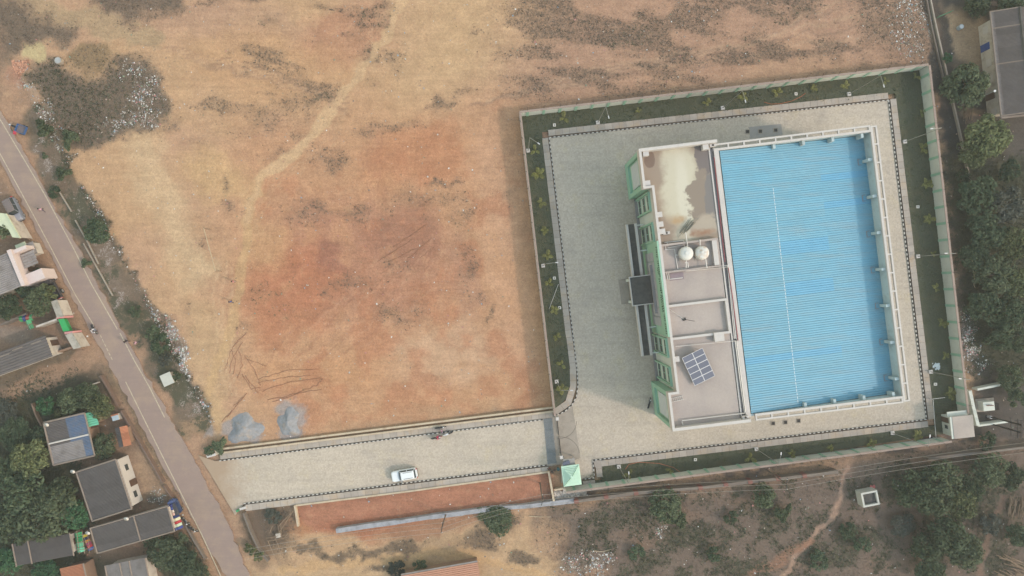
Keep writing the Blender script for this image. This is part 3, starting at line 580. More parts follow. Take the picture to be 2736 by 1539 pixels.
def hb(name, m, *boxes, parent=None):
    mb = MB()
    for q in boxes: mb.bb(*q)
    return mb.build(name, m, parent or hall, world=False)
# front block walls
hb('front_wall', M_facw, (xR, xR + .3, yb2 + .002, yb1 - .002, 0, ZT)); hb('side_wall', M_facw, (xB + .51, xE, yN - .3, yN, 0, ZT - .41)); hb('side_wall', M_facw, (xB + .51, xE, yS, yS + .3, 0, ZT - .41)); hb('rear_wall', M_facw, (xE - .3, xE, yS + .302, yN - .302, 0, ZT - .002))
# parapet with returns
hb('parapet', M_white, (xB, xE + .9, yN - .32, yN + .14, ZT - .4, ZP), (xB, xE + .9, yS - .14, yS + .32, ZT - .4, ZP), (xB, xB + .38, yb1, yN - .322, ZT - .4, ZP - .003), (xB, xB + .38, yS + .322, yb2, ZT - .4, ZP - .003),
   (xB + .382, xR + .36, yb1, yb1 + .36, ZT - .4, ZP - .006), (xB + .382, xR + .36, yb2 - .36, yb2, ZT - .4, ZP - .006), (xR - .02, xR + .36, yb2 + .002, yb1 - .002, ZT - .4, ZP - .009), (xE - .2, xE + .02, yS + .325, yN - .325, ZT - .3, ZT + .12))
# roof-terrace floors
yt1, yt2, yt3, yt4 = F(1840, 645, ZT)[1], F(1870, 718, ZT)[1], F(1860, 806, ZT)[1], F(1870, 893, ZT)[1]
hb('terrace_floor', M_stain, (xR + .37, xE - .21, yt1, yN - .33, ZT - .3, ZT), (xB + .39, xR + .37, yb1 + .37, yN - .33, ZT - .3, ZT - .001))
hb('terrace_floor', M_terr, (xR + .37, xE - .21, yS + .33, yt1 - .01, ZT - .3, ZT - .002), (xB + .39, xR + .37, yS + .33, yb2 - .37, ZT - .3, ZT - .004))
def stain_mat():
    m = M_stain; m.use_nodes = True; n, l = m.node_tree.nodes, m.node_tree.links; b = n['Principled BSDF']; b.inputs['Roughness'].default_value = .85; b.inputs['Specular IOR Level'].default_value = .25
    tc = n.new('ShaderNodeTexCoord'); sx = n.new('ShaderNodeSeparateXYZ'); l.new(tc.outputs['Object'], sx.inputs[0])
    def nz(s, d=5, r=.6):
        t = n.new('ShaderNodeTexNoise'); t.inputs['Scale'].default_value = s; t.inputs['Detail'].default_value = d; t.inputs['Roughness'].default_value = r; l.new(tc.outputs['Object'], t.inputs['Vector']); return t.outputs[0]
    def m2(op, a, c):
        x = n.new('ShaderNodeMath'); x.operation = op
        for i, v in enumerate((a, c)):
            if isinstance(v, (int, float)): x.inputs[i].default_value = v
            else: l.new(v, x.inputs[i])
        return x.outputs[0]
    def mp(v, a, c, lo=0, hi=1):
        x = n.new('ShaderNodeMapRange'); x.interpolation_type = 'SMOOTHSTEP'; x.inputs[1].default_value = a; x.inputs[2].default_value = c; x.inputs[3].default_value = lo; x.inputs[4].default_value = hi; l.new(v, x.inputs[0]); return x.outputs[0]
    def mix(f, a, c):
        x = n.new('ShaderNodeMix'); x.data_type = 'RGBA'
        for s_, q in ((0, f), (6, a), (7, c)):
            if isinstance(q, tuple): x.inputs[s_].default_value = (*q, 1)
            else: l.new(q, x.inputs[s_])
        return x.outputs[2]
    def blob(cx, cy, rx, ry, amp, a, c):
        u = m2('MULTIPLY', m2('SUBTRACT', sx.outputs[0], cx), 1 / rx); v = m2('MULTIPLY', m2('SUBTRACT', sx.outputs[1], cy), 1 / ry)
        d = m2('SQRT', m2('ADD', m2('MULTIPLY', u, u), m2('MULTIPLY', v, v)), 0)
        return mp(m2('ADD', d, m2('MULTIPLY', m2('SUBTRACT', nz(.45, 4, .55), .5), amp)), a, c, 1, 0)
    cx, cy = F(1822, 500, ZT); q = lambda px, py: F(px, py, ZT)
    o = mix(blob(cx, cy, 3.4, 9.5, 1.1, .6, 1.15), C(164, 146, 130), C(208, 199, 178)); o = mix(blob(*q(1828, 520), 1.3, 8, .7, .5, 1.1), o, C(216, 208, 190))
    o = mix(blob(*q(1882, 415), 1.6, 2.8, 1.8, .9, 1.02), o, C(128, 118, 116)); o = mix(blob(*q(1872, 540), 2.0, 5.0, 2.2, .85, 1.05), o, C(150, 136, 124)); o = mix(blob(*q(1905, 545), 1.2, 4.6, 1.2, .9, 1.02), o, C(134, 128, 126))
    o = mix(blob(*q(1885, 605), 2.6, 1.6, 2.6, .6, 1.2), o, C(184, 170, 154)); o = mix(blob(*q(1808, 592), 1.5, 1.1, 3.0, .3, 1.2), o, C(188, 158, 122)); o = mix(blob(*q(1735, 425), .9, 1.6, .8, .9, 1.05), o, C(132, 112, 100)); o = mix(blob(*q(1880, 622), 2.2, .8, 3.2, .2, 1.1), o, C(164, 128, 104))
    o = mix(mp(nz(2.2, 7, .7), .56, .75, 0, .3), o, C(150, 134, 112)); l.new(o, b.inputs['Base Color'])
stain_mat()
# raised partition walls on the terrace
hb('roof_upstand', M_terr, (xR + .36, F(1918, 690, ZT)[0], yt1 - .3, yt1, ZT, ZT + .8)); x_tk = F(1905, 665, ZT + .8)[0]
hb('roof_upstand', M_white, (x_tk, x_tk + .75, yt2 + .25, yt1 - .302, ZT, ZT + .7)); hb('roof_upstand', M_terr, (xR + .36, xE - .6, yt2 - .05, yt2 + .2, ZT, ZT + .6))
x_rm = F(1948, 840, ZT + .6)[0]
for q in ((xR + .36, x_rm, yt3 - .35, yt3, ZT, ZT + .6), (x_rm - .35, x_rm, yt4 + .002, yt3 - .352, ZT, ZT + .597), (xR + .36, x_rm, yt4 - .35, yt4, ZT, ZT + .6)): hb('roof_upstand', M_white, q)
q = F(1922, 900, ZT + .9); hb('roof_hatch', M_white, (q[0] - .75, q[0] + .75, q[1] - .7, q[1] + .7, ZT, ZT + .9))
for px, py in ((1886, 392), (1762, 573), (1765, 599), (1770, 618), (1808, 960), (1726, 409), (1730, 489)):
    q = F(px, py, ZP - .2); hb('parapet_block', M_white, (q[0] - .45, q[0] + .45, q[1] - .4, q[1] + .4, ZT, ZP - .25))
# green end bays
for lo, hi, nm in ((yb1 + .003, yN, 'n'), (yS, yb2 - .003, 's')):
    hb('end_bay', M_grn, (xB + .02, xB + .5, hi - .7, hi - .02, 0, ZT - .402), (xB + .02, xB + .5, lo + .02, lo + .7, 0, ZT - .402), (xB + .02, xB + .5, lo + .7, hi - .7, 11.2, ZT - .404), (xB + .02, xB + .5, lo + .7, hi - .7, 0, 2.2), (xB + .45, xB + .6, lo + .7, hi - .7, 2.2, 11.2), (xB + .502, xR + .05, lo + .02, lo + .3, 0, ZT - .406), (xB + .502, xR + .05, hi - .3, hi - .02, 0, ZT - .406))
    for k in range(6): hb('louvre_panel', M_lou, (xB + .25, xB + .44, lo + 1.1, hi - 1.1, 4.0 + k * 1.15, 4.0 + k * 1.15 + .85))
# windows in three rows, four columns with green surrounds
for px, py in ((1721, 548), (1733, 626), (1770, 922), (1782, 995)):
    yc = F(px, py, 6.2)[1]
    hb('window_surround', M_grn, (xR - .35, xR - .002, yc - 1.55, yc - 1.3, .6, 11.2), (xR - .35, xR - .002, yc + 1.3, yc + 1.55, .6, 11.2), (xR - .35, xR - .003, yc - 1.298, yc + 1.298, 10.9, 11.2))
    for z0 in (1.4, 5.0, 8.6):
        wo = hb('window', M_grn, (xR - .08, xR - .003, yc - 1.2, yc + 1.2, z0, z0 + .12), (xR - .08, xR - .003, yc - 1.2, yc + 1.2, z0 + 1.83, z0 + 1.95), (xR - .08, xR - .003, yc - 1.2, yc - 1.1, z0 + .122, z0 + 1.828), (xR - .08, xR - .003, yc + 1.1, yc + 1.2, z0 + .122, z0 + 1.828))
        hb('pane', M_glass, (xR - .05, xR - .01, yc - 1.1, yc + 1.1, z0 + .122, z0 + 1.828), parent=wo); hb('mullion', M_grn, (xR - .07, xR - .052, yc - .04, yc + .04, z0 + .124, z0 + 1.826), parent=wo)
# sign band, cladding, lettering
ya, yb_ = F(1752, 645, 12)[1], F(1790, 898, 12)[1]
hb('sign_band', M_grn, (xR - .3, xR - .021, yb_, ya, 9.6, ZP - .03)); yc1, yc2 = F(1732, 676, 8)[1], F(1752, 872, 8)[1]
hb('green_wall', M_grn, (xR - .16, xR - .022, yb_, ya, 0, 9.58))
for k in range(8):
    s_ = (yc1 - yc2) / 8
    for z0 in (3.2, 6.4): hb('cladding_panel', M_clad, (xR - .3, xR - .17, yc2 + k * s_ + .04, yc2 + (k + 1) * s_ - .04, z0, z0 + 3.1))
glyphs = [[(0, 0, .12, 1), (.3, .45, .6, .6), (.6, .1, .75, 1)], [(0, .82, .8, 1), (.35, 0, .5, .82), (0, 0, .3, .2)], [(0, 0, .15, 1), (.15, .4, .6, .55), (.15, .85, .7, 1), (.6, 0, .75, .4)], [(.1, 0, .7, .18), (.1, .82, .7, 1), (0, .1, .14, .9), (.6, .3, .75, .7)]]
def letters(px0, py0, px1, py1, n_, h):
    (x0, y0), (x1, y1) = F(px0, py0, 12), F(px1, py1, 12)
    for i in range(n_):
        t = (i + .5) / n_; y = y0 + (y1 - y0) * t; px, py = px0 + (px1 - px0) * t, py0 + (py1 - py0) * t
        # height at which the band's face is seen at this pixel
        lo, hi = 9.0, 14.0
        for _ in range(30):
            mid = (lo + hi) / 2
            if F(px, py, mid)[0] > xR - .32: lo = mid
            else: hi = mid
        z = min(max(lo, 9.9), ZP - h - .1); y = F(px, py, z)[1]; s_ = abs(y1 - y0) / n_ * .72; mb = MB()
        for a, b_, c, d in glyphs[(i * 7 + n_) % 4]: mb.bb(xR - .36, xR - .301, y - a * s_, y - c * s_, z + b_ * h, z + d * h)
        mb.build('sign_letter', M_ltr, hall, world=False)
letters(1751.5, 657, 1754.5, 688, 5, .55); letters(1756, 694, 1762.5, 739, 8, .5); letters(1755.5, 713, 1759, 733, 4, .4); letters(1759.5, 741, 1767, 783, 7, .5); letters(1762.5, 771, 1767, 783, 2, .4); letters(1764, 784, 1770.5, 833, 8, .5); letters(1767.5, 786, 1773, 832, 7, .4); letters(1773, 838, 1776, 857, 4, .5); letters(1776.5, 861, 1779.5, 892, 5, .55)
# porch: long slab with upstands, centre canopy on columns
y1, y2 = F(1678, 600, 4.5)[1], F(1710, 952, 4.5)[1]; xo, xi = F(1695, 770, 4.5)[0], F(1718.5, 770, 4.5)[0]
hb('porch_slab', M_dark, (xo + .28, xi - .2, y2, y1, 4.1, 4.35)); hb('porch_beam', M_white, (xo - .18, xo + .18, y2 - .02, y1 + .02, 3.9, 4.75)); hb('porch_beam', M_white, (xi - .2, xi + .2, y2 - .02, y1 + .02, 3.9, 4.75))
for k in range(6):
    yy = y2 + .3 + (y1 - y2 - .6) * k / 5; hb('column', M_facw, (xi - .15, xi + .15, yy - .15, yy + .15, 0, 3.898)); hb('tie_beam', M_facw, (xi + .201, xR - .17, yy - .1, yy + .1, 4.2, 4.5))
c1, c2 = F(1705, 737, 5.6), F(1718, 815, 5.6); x0 = F(1685, 779, 5.6)[0]; x1 = F(1743, 775, 5.6)[0]
hb('canopy_slab', M_dark, (x0 + .15, x1, c2[1] + .15, c1[1] - .15, 5.1, 5.55)); hb('canopy_edge', M_white, (x0, x0 + .15, c2[1], c1[1], 5.0, 5.68), (x1, x1 + .35, c2[1] + .15, c1[1] - .15, 5.0, 5.9), (x0 + .15, x1, c1[1] - .15, c1[1], 5.0, 5.66), (x0 + .15, x1, c2[1], c2[1] + .15, 5.0, 5.66))
for yy in (c1[1] - .6, c2[1] + .6): hb('column', M_facw, (x0 + .3, x0 + .75, yy - .22, yy + .22, 0, 5.08))
hb('centre_block', M_white, (x1 + .36, xR - .31, c1[1] + .1, c1[1] + 1.5, 4.752, 7.6), (x1 + .36, xR - .31, c2[1] - 1.5, c2[1] - .1, 4.752, 7.6)); hb('ledge', M_gut, (xR - .75, xR - .305, c2[1] - 1.5, c1[1] + 1.5, 7.62, 7.9))
hb('entrance_step', M_conc, (x0 - .9, x0 + 2.6, c2[1] + .3, c1[1] - .3, 0, .2), (x0 - .4, x0 + 2.6, c2[1] + .5, c1[1] - .5, .2, .38)); hb('plinth', M_gut, (xR - .5, xR - .001, yb2 + .003, yb1 - .003, 0, .45))
# hall walls, roof sheets, ladder cornice
hx0, hx1 = F(1951, 770, ZH)[0], F(2383, 770, ZH)[0]; hy1, hy0 = F(2135, 370, ZH)[1], F(2220, 1087, ZH)[1]; M_hallw = mat('pale_blue_wall', C(190, 206, 210), .85, .06, stain=(C(150, 150, 150), .7, .6, .5))
hb('hall_wall', M_hallw, (hx1 - .3, hx1, hy0, hy1, 0, ZH - .4)); hb('hall_wall', M_hallw, (hx0 + .02, hx1 - .302, hy1 - .3, hy1, 0, ZH - .4)); hb('hall_wall', M_hallw, (hx0 + .02, hx1 - .302, hy0, hy0 + .3, 0, ZH - .4))
hb('hall_wall', M_white, (hx0, hx0 + .75, hy0 - .02, hy1 + .02, ZT - .2, ZT + .1)); hb('wall_gutter', M_gut, (xE + .03, hx0 - .01, yS + .4, yN - .4, ZT - .8, ZT - .35))
rx0, rx1 = F(1966, 770, 11.5)[0], hx1 - .34; ry0, ry1 = hy0 + .36, hy1 - .36; zr0, zr1 = 11.55, 9.5
NS = 38; sw = (ry1 - ry0) / NS; sl3 = math.hypot(rx1 - rx0, zr0 - zr1) / 3; ang = math.atan2(zr0 - zr1, rx1 - rx0)
def ribbed(L, Wd, ribs, h=.05, rw=.3, gap=.01, bot=(.35, .9)):
    v, f = [], []; xs_ = []
    for r_ in range(ribs):
        p = Wd / ribs; o = r_ * p; xs_ += [(o + p * bot[0], 0), (o + p * (.5 - rw / 2), h), (o + p * (.5 + rw / 2), h), (o + p * bot[1], 0)]
    xs_ = [(0, 0)] + xs_ + [(Wd - gap, 0)]; mb = MB(); k = len(xs_)
    vv = [(0, -x, z) for x, z in xs_] + [(L, -x, z) for x, z in xs_] + [(0, -x, z - .03) for x, z in xs_] + [(L, -x, z - .03) for x, z in xs_]
    ff = [(i, k + i, k + i + 1, i + 1) for i in range(k - 1)] + [(2 * k + i + 1, 3 * k + i + 1, 3 * k + i, 2 * k + i) for i in range(k - 1)] + [(k + i, 3 * k + i, 3 * k + i + 1, k + i + 1) for i in range(k - 1)] + [(i + 1, 2 * k + i + 1, 2 * k + i, i) for i in range(k - 1)]
    return mb.add(vv, ff)
def mesh_of(mb, name, m, world=False):
    o = mb.build(name, m); d = o.data; bpy.data.objects.remove(o); return d
ms = mesh_of(ribbed(sl3 + .1, sw, 3, .08, .74, bot=(.04, .96)), 'roof_sheet', M_blue); rot = Matrix.Rotation(ang, 4, 'Y'); ms2 = ms.copy(); ms2.materials[0] = M_blue2; ms3 = ms.copy(); ms3.materials[0] = M_blue3
for j in range(3):
    for i in range(NS):
        use = ms2 if (i, j) in ((5, 2), (14, 1), (15, 1), (20, 1), (21, 1), (30, 1), (30, 0), (9, 2)) else ms3 if random.random() < .1 else ms
        inst('roof_sheet', use, hall, Matrix.Translation((rx0 + math.cos(ang) * sl3 * j, ry1 - sw * i, zr0 - math.sin(ang) * sl3 * j + .02 * (2 - j))) @ rot)
q0, q1 = F(2065, 503, 10.9), F(2132, 1078, 10.9); mb = MB(); n_ = 60
for i in range(n_):
    a, b_ = i / n_, (i + .72) / n_; mb.bar((q0[0] + (q1[0] - q0[0]) * a, q0[1] + (q1[1] - q0[1]) * a), (q0[0] + (q1[0] - q0[0]) * b_, q0[1] + (q1[1] - q0[1]) * b_), .1, zr0 - math.tan(ang) * (q0[0] - rx0) - .1, zr0 - math.tan(ang) * (q0[0] - rx0) + .14)
mb.build('roof_seam', M_seam, hall, world=False)
hb('gutter', M_dark, (rx1 - .02, hx1 - .302, ry0, ry1, zr1 - .35, zr1 - .12))
def ladder(ax, c_in, c_out, lo, hi, nseg):
    g = (lambda a0, a1, b0, b1, z0, z1: (a0, a1, b0, b1, z0, z1)) if ax == 'y' else (lambda a0, a1, b0, b1, z0, z1: (b0, b1, a0, a1, z0, z1))
    s_ = 1 if c_out > c_in else -1
    hb('cornice_beam', M_white, g(*sorted((c_in - .17 * s_, c_in + .17 * s_)), lo, hi, ZH - .395, ZH)); hb('cornice_beam', M_white, g(*sorted((c_out - .13 * s_, c_out + .13 * s_)), lo, hi, ZH - .393, ZH - .02))
    for k in range(nseg + 1):
        p = lo + (hi - lo) * k / nseg; p = min(max(p, lo + .13), hi - .13)
        hb('cornice_rung', M_white, g(*sorted((c_in + .175 * s_, c_out - .135 * s_)), p - .12, p + .12, ZH - .39, ZH - .004))
ladder('y', hx1 - .15, hx1 + .62, hy0 - .6, hy1 + .6, 15); ladder('x', hy1 - .15, hy1 + .62, hx0 - .1, hx1 - .33, 10); ladder('x', hy0 + .15, hy0 - .62, hx0 + 1.5, hx1 - .33, 9)
for k in range(7):                                               # inner buttresses with rainwater heads
    y = hy1 - 4.5 - k * (hy1 - hy0 - 7.5) / 6; hb('buttress', M_hallw, (hx1 - 1.0, hx1 - .33, y - .22, y + .22, zr1 + .15, ZH - .42))
    hb('rainwater_head', M_gut, (hx1 - 1.75, hx1 - 1.25, y - .5, y - .42, zr1 + .25, zr1 + .34), (hx1 - 1.75, hx1 - 1.25, y + .42, y + .5, zr1 + .25, zr1 + .34), (hx1 - 1.75, hx1 - 1.67, y - .418, y + .418, zr1 + .25, zr1 + .34))
for k in range(4):
    x = hx1 - 1.5 - k * 4.6; hb('buttress', M_hallw, (x - .2, x + .2, hy0 + .33, hy0 + 1.0, zr1 + .5, ZH - .42)); hb('buttress', M_hallw, (x - .2, x + .2, hy1 - 1.0, hy1 - .33, zr1 + .5, ZH - .42))
# ------------------------------------------------ things on the roof
def wpt(px, py, z): return P(px, py, z)
for i, (px, py, lb) in enumerate(((1835.6, 676.6, 'white round water tank nearest the front of the hall roof'), (1878, 675, 'white round water tank with rust stain, nearer the blue roof'))):
    p = wpt(px, py, 13.6); t = thing('water_tank', lb, 'water tank', (p.x, p.y, ZT), 'water tanks on the hall roof'); mw = mat('tank_white_%d' % i, C(226, 224, 220), .6, .05, stain=((C(190, 140, 90), .9, .6, .8) if i else (C(200, 196, 190), .9, .6, .5)))
    mb = MB(); n2 = 22; prof = [(1.02, .12), (1.08, .3), (1.06, .6), (1.09, .65), (1.06, .95), (1.09, 1.0), (1.05, 1.3), (.95, 1.5), (.7, 1.66), (.38, 1.74)]
    mb.loft([[(p.x + r_ * math.cos(2 * math.pi * k / n2), p.y + r_ * math.sin(2 * math.pi * k / n2), ZT + h) for k in range(n2)] for r_, h in prof]); mb.build('shell', mw, t, smooth=True)
    MB().cyl((p.x, p.y), .34, ZT + 1.74, ZT + 1.86, 16).build('lid', mw, t); MB().box((p.x, p.y, ZT + .06), (2.0, 2.0, .12), TH).build('plinth', M_conc, t)
    for k in range(6): a = k * math.pi / 3; MB().tube([(p.x + .4 * math.cos(a), p.y + .4 * math.sin(a), ZT + 1.73), (p.x + .96 * math.cos(a), p.y + .96 * math.sin(a), ZT + 1.5)], .03, 4).build('rib', mw, t)
def pipe(label, runs, r_=.075, m=M_rail, z=ZT + .12, name='roof_pipe', cat='pipe'):
    p0 = P(*runs[0][0], z); t = thing(name, label, cat, (p0.x, p0.y, ZT))
    for rn in runs:
        if len(rn) == 1: continue
        MB().tube([tuple(P(a, b_, z)) for a, b_ in rn], r_, 5, 0).build('pipe_run', m, t)
    return t
pipe('white water pipes looping left of the first roof tank', [[(1779, 668), (1776, 648), (1826, 643), (1829, 662)], [(1782, 646), (1785, 662), (1826, 654)], [(1777, 667), (1802, 666), (1811, 719), (1838, 716)], [(1806, 681), (1815, 681)]])
pipe('white pipe running from the rod bundle to the first tank', [[(1832, 621), (1838, 665)], [(1834, 693), (1833, 716)], [(1830, 702), (1838, 702), (1839, 715)]], z=ZT + .9)
pipe('white pipe dropping south from the rust-stained tank', [[(1885, 690), (1889, 717)], [(1870, 640), (1871, 662)]], z=ZT + .9)
pipe('white pipe pair along the terrace wall below the tanks', [[(1800, 723), (1944, 709), (1962, 905)], [(1832, 724), (1947, 713), (1966, 905)]])
pipe('white pipe loop around the purple panel on the terrace', [[(1781, 729), (1784, 747)], [(1786, 728), (1789, 746), (1824, 742)]])
pipe('long red pipe beside the blue roof', [[(1908, 420), (1916, 500), (1926, 600), (1937, 700)], [(1946, 715), (1958, 800), (1972, 910)]], r_=.07, m=M_redp, z=ZT + .2)
pipe('white pipe rail along the terrace beside the solar panels', [[(1964, 910), (1975, 1000), (1989, 1104), (1822, 1124)], [(1968, 912), (1979, 1000), (1992, 1102)], [(1822, 1126), (1825, 1136)]], z=ZT + .35)
pipe('thin white pipe crossing the terrace above the solar panels', [[(1805, 926), (1964, 911)]], r_=.04, z=ZT + .4)
# solar array
c = [P(1823, 955, 13.1), P(1877.5, 928, 13.1), P(1910, 1006, 13.1), P(1857.6, 1034, 13.1)]; ctr = sum(c, Vector()) / 4; ux = (c[1] - c[0]); uy = (c[3] - c[0]); thS = math.atan2(ux.y, ux.x); wS, hS = ux.length, uy.length
t = thing('solar_array', 'tilted rack of ten dark solar panels on the hall roof', 'solar panels', (ctr.x, ctr.y, ZT), rz=thS)
M_sol = mat('solar_cell', C(104, 106, 124, .9), .25, .05, 2, spec=.6, objvar=.06); M_alu = mat('aluminium', C(214, 212, 214), .4, .05, metal=.2)
tilt = Matrix.Rotation(R(9), 4, 'X'); pw, ph = wS / 2, hS / 5
pm = mesh_of(MB().box((0, 0, 0), (pw - .1, ph - .1, .04)), 'solar_panel', M_sol); fm = mesh_of(MB().box((0, ph / 2 - .03, 0), (pw, .05, .05)).box((0, -ph / 2 + .03, 0), (pw, .05, .05)).box((pw / 2 - .03, 0, 0), (.05, ph - .11, .05)).box((-pw / 2 + .03, 0, 0), (.05, ph - .11, .05)), 'panel_frame', M_alu)
for i in range(2):
    for j in range(5):
        Mx = Matrix.Translation((0, 0, .9)) @ tilt @ Matrix.Translation(((i - .5) * pw, (j - 2) * ph, 0)); o = inst('solar_panel', pm, t, Mx); f_ = bpy.data.objects.new('panel_frame', fm); COL.objects.link(f_); f_.parent = o
for sx_ in (-1, 1):
    for sy_ in (-1, 0, 1):
        z = .85 + math.sin(R(9)) * sy_ * hS * .42; MB().tube([(sx_ * wS * .42, sy_ * hS * .42, 0), (sx_ * wS * .42, sy_ * hS * .42, z)], .04, 5).build('leg', M_alu, t, world=False)
# rods, ladder, air conditioners, antenna
p0 = P(1838, 605, ZT); t = thing('rod_bundle', 'heap of loose steel rods on the stained terrace', 'rods', (p0.x, p0.y, ZT)); M_steel = mat('dull_steel', C(128, 128, 116), .6, .15, objvar=.25)
for k in range(16):
    a = R(48 + random.uniform(-9, 9)); o = Vector((random.uniform(-.75, .75), random.uniform(-.6, .6), .06 + .02 * k)); L = random.uniform(.8, 1.5); d = Vector((math.cos(a), math.sin(a), random.uniform(-.01, .04))) * L; b0 = p0 + o
    MB().tube([tuple(b0 - d), tuple(b0 + d)], .035, 5).build('rod', M_steel, t)
p0 = P(1808, 1064, ZT); t = thing('roof_ladder', 'short white ladder lying by the front parapet of the roof', 'ladder', (p0.x, p0.y, ZT)); A, B = P(1793, 1070, ZT + .1), P(1826, 1062, ZT + .1); d = (B - A).normalized(); nn = Vector((-d.y, d.x, 0)) * .28
for s_ in (-1, 1): MB().tube([tuple(A + nn * s_), tuple(B + nn * s_)], .045, 5).build('rail', M_rail, t)
for k in range(7): c_ = A + (B - A) * (k + .5) / 7; MB().tube([tuple(c_ - nn), tuple(c_ + nn)], .03, 5).build('rung', M_rail, t)
for px, py, lb in ((1903, 389, 'white air conditioner unit by the top right corner of the stained terrace'), (1990, 1114, 'white air conditioner unit at the bottom corner of the solar terrace'), (1780, 623, 'grey air conditioner box against the front parapet')):
    p = P(px, py, ZT + .4); t = thing('air_conditioner', lb, 'air conditioner', (p.x, p.y, ZT)); MB().box((p.x, p.y, ZT + .45), (1.0, .42, .7), TH + .05).build('casing', M_white, t); MB().cyl((p.x, p.y), .16, ZT + .801, ZT + .83, 12).build('fan_grille', M_iron, t); MB().box((p.x, p.y, ZT + .05), (.9, .5, .1), TH).build('stand', M_iron, t)
p = P(1828, 853, ZT); t = thing('roof_antenna', 'thin dark antenna with a crossbar standing in the walled roof bay', 'antenna', (p.x, p.y, ZT)); MB().tube([tuple(p), tuple(P(1856, 858, 14.6))], .035, 5).build('mast', M_iron, t); MB().box((p.x, p.y, ZT + .06), (.5, .4, .12), .3).build('base', M_iron, t); MB().tube([tuple(P(1783, 822, ZT + .1)), tuple(p + Vector((0, 0, .1)))], .03, 5).build('stay', M_rail, t)
p = P(1810, 740, ZT); t = thing('roof_panel', 'flat purple grey sheet lying on the terrace below the tanks', 'sheet', (p.x, p.y, ZT)); MB().box((p.x - .1, p.y + .1, ZT + .05), (2.1, 1.1, .1), TH).build('sheet', mat('purple_sheet', C(150, 134, 140), .8), t)
# ---------------------------------------------------------------- compound furniture
ORD = ['first', 'second', 'third', 'fourth', 'fifth', 'sixth', 'seventh', 'eighth', 'ninth', 'tenth', 'eleventh', 'twelfth', 'thirteenth', 'fourteenth']
M_pole = mat('galvanised_pole', C(156, 156, 150), .5, .06, metal=.3)
def lamp(px, py, dx, dy, label, h=10.6, al=1.5):
    p = P(px, py, .12); t = thing('street_lamp', label, 'street lamp', (p.x, p.y, .12), 'lamp posts on the lawn'); d = Vector((dx, -dy, 0)).normalized()
    MB().box((p.x, p.y, .27), (.62, .62, .3), TH).build('footing', M_white, t); MB().tube([(p.x, p.y, .42), (p.x, p.y, h)], .075, 7, 0, .04).build('pole', M_pole, t)
    e = p + d * al; MB().tube([(p.x, p.y, h), (p.x + d.x * al, p.y + d.y * al, h + .15)], .035, 5).build('arm', M_pole, t); MB().box((e.x + d.x * .2, e.y + d.y * .2, h + .16), (.45, .15, .1), math.atan2(d.y, d.x)).build('lamp_head', M_alu, t)
LN = [(1411, 403, .9, .6), (1597, 328, .25, 1), (1930, 289, .25, 1), (2267, 252, .25, 1), (2416, 379, -1, .1), (2451, 685, -1, 0), (2485, 993, -1, -.1), (2383, 1156, .1, -1), (2020, 1199, .12, -1), (1653, 1246, -.02, -1), (1487, 1019, 1, 0), (1451, 710, 1, -.1)]
LLB = ['lamp post at the field end of the red-field lawn strip', 'first lamp post from the left on the field side lawn', 'middle lamp post on the field side lawn', 'last lamp post on the field side lawn, nearest the trees', 'uppermost lamp post on the tree side lawn', 'middle lamp post on the tree side lawn', 'lowest lamp post on the tree side lawn', 'lamp post on the power line side lawn nearest the pump house', 'middle lamp post on the power line side lawn', 'lamp post on the power line side lawn nearest the guard cabin', 'lamp post beside the curved footpath near the gate', 'lamp post halfway along the lawn beside the red field']
for q, lb in zip(LN, LLB): lamp(*q, lb)
t = thing('leaning_rod', 'thin pale rod leaning over the lawn beside the red field', 'rod', P(1467, 825, .12)); MB().tube([tuple(P(1467, 826, .12)), tuple(P(1492, 759, .4))], .035, 5).build('rod', M_rail, t)
M_chamb = mat('white_chamber', C(226, 220, 212), .8, .04)
for px, py, lb in ((1481, 335, 'white square chamber with dark hole at the upper left lawn corner'), (2125, 252, 'white square chamber with dark hole among palms on the field side lawn'), (1481, 743, 'white square chamber on the red-field lawn, the upper of two'), (1495, 822, 'white square chamber on the red-field lawn, the lower of two'), (2450, 553, 'white square chamber with dark hole on the tree side lawn'), (2497, 1026, 'white square chamber near the pump house lawn corner'), (1857, 1227, 'white square chamber with dark hole on the power line side lawn')):
    p = P(px, py); t = thing('drain_chamber', lb, 'drain chamber', (p.x, p.y, .12)); mb = MB()
    for a, b_, sx_, sy_ in ((-.17, 0, .14, .48), (.17, 0, .14, .48), (0, .17, .2, .14), (0, -.17, .2, .14)): mb.box((p.x + a, p.y + b_, .22), (sx_, sy_, .24))
    mb.build('surround', M_chamb, t); MB().box((p.x, p.y, .15), (.2, .2, .06)).build('grating', M_iron, t)
for px, py, lb in ((1997, 352, 'dark square drain cover left of the concrete patch'), (2031, 351, 'dark square drain cover in the middle of the concrete patch'), (2072, 348, 'dark square drain cover at the right of the concrete patch'), (2065, 1131, 'left one of three drain covers below the hall'), (2098, 1128, 'framed middle one of three drain covers below the hall'), (2133, 1124, 'right one of three drain covers below the hall')):
    p = P(px, py); t = thing('drain_cover', lb, 'drain cover', (p.x, p.y, .05)); mb = MB()
    for a, b_, sx_, sy_ in ((-.33, 0, .1, .76), (.33, 0, .1, .76), (0, .33, .56, .1), (0, -.33, .56, .1)): mb.box((p.x + a, p.y + b_, .09), (sx_, sy_, .08), 0)
    mb.build('frame', M_conc, t)
    mb = MB()
    for k in range(6): mb.box((p.x - .24 + k * .096, p.y, .08), (.07, .54, .04))
    mb.build('grille', M_iron, t)
M_hose = mat('orange_hose', C(190, 112, 78), .5, .05)
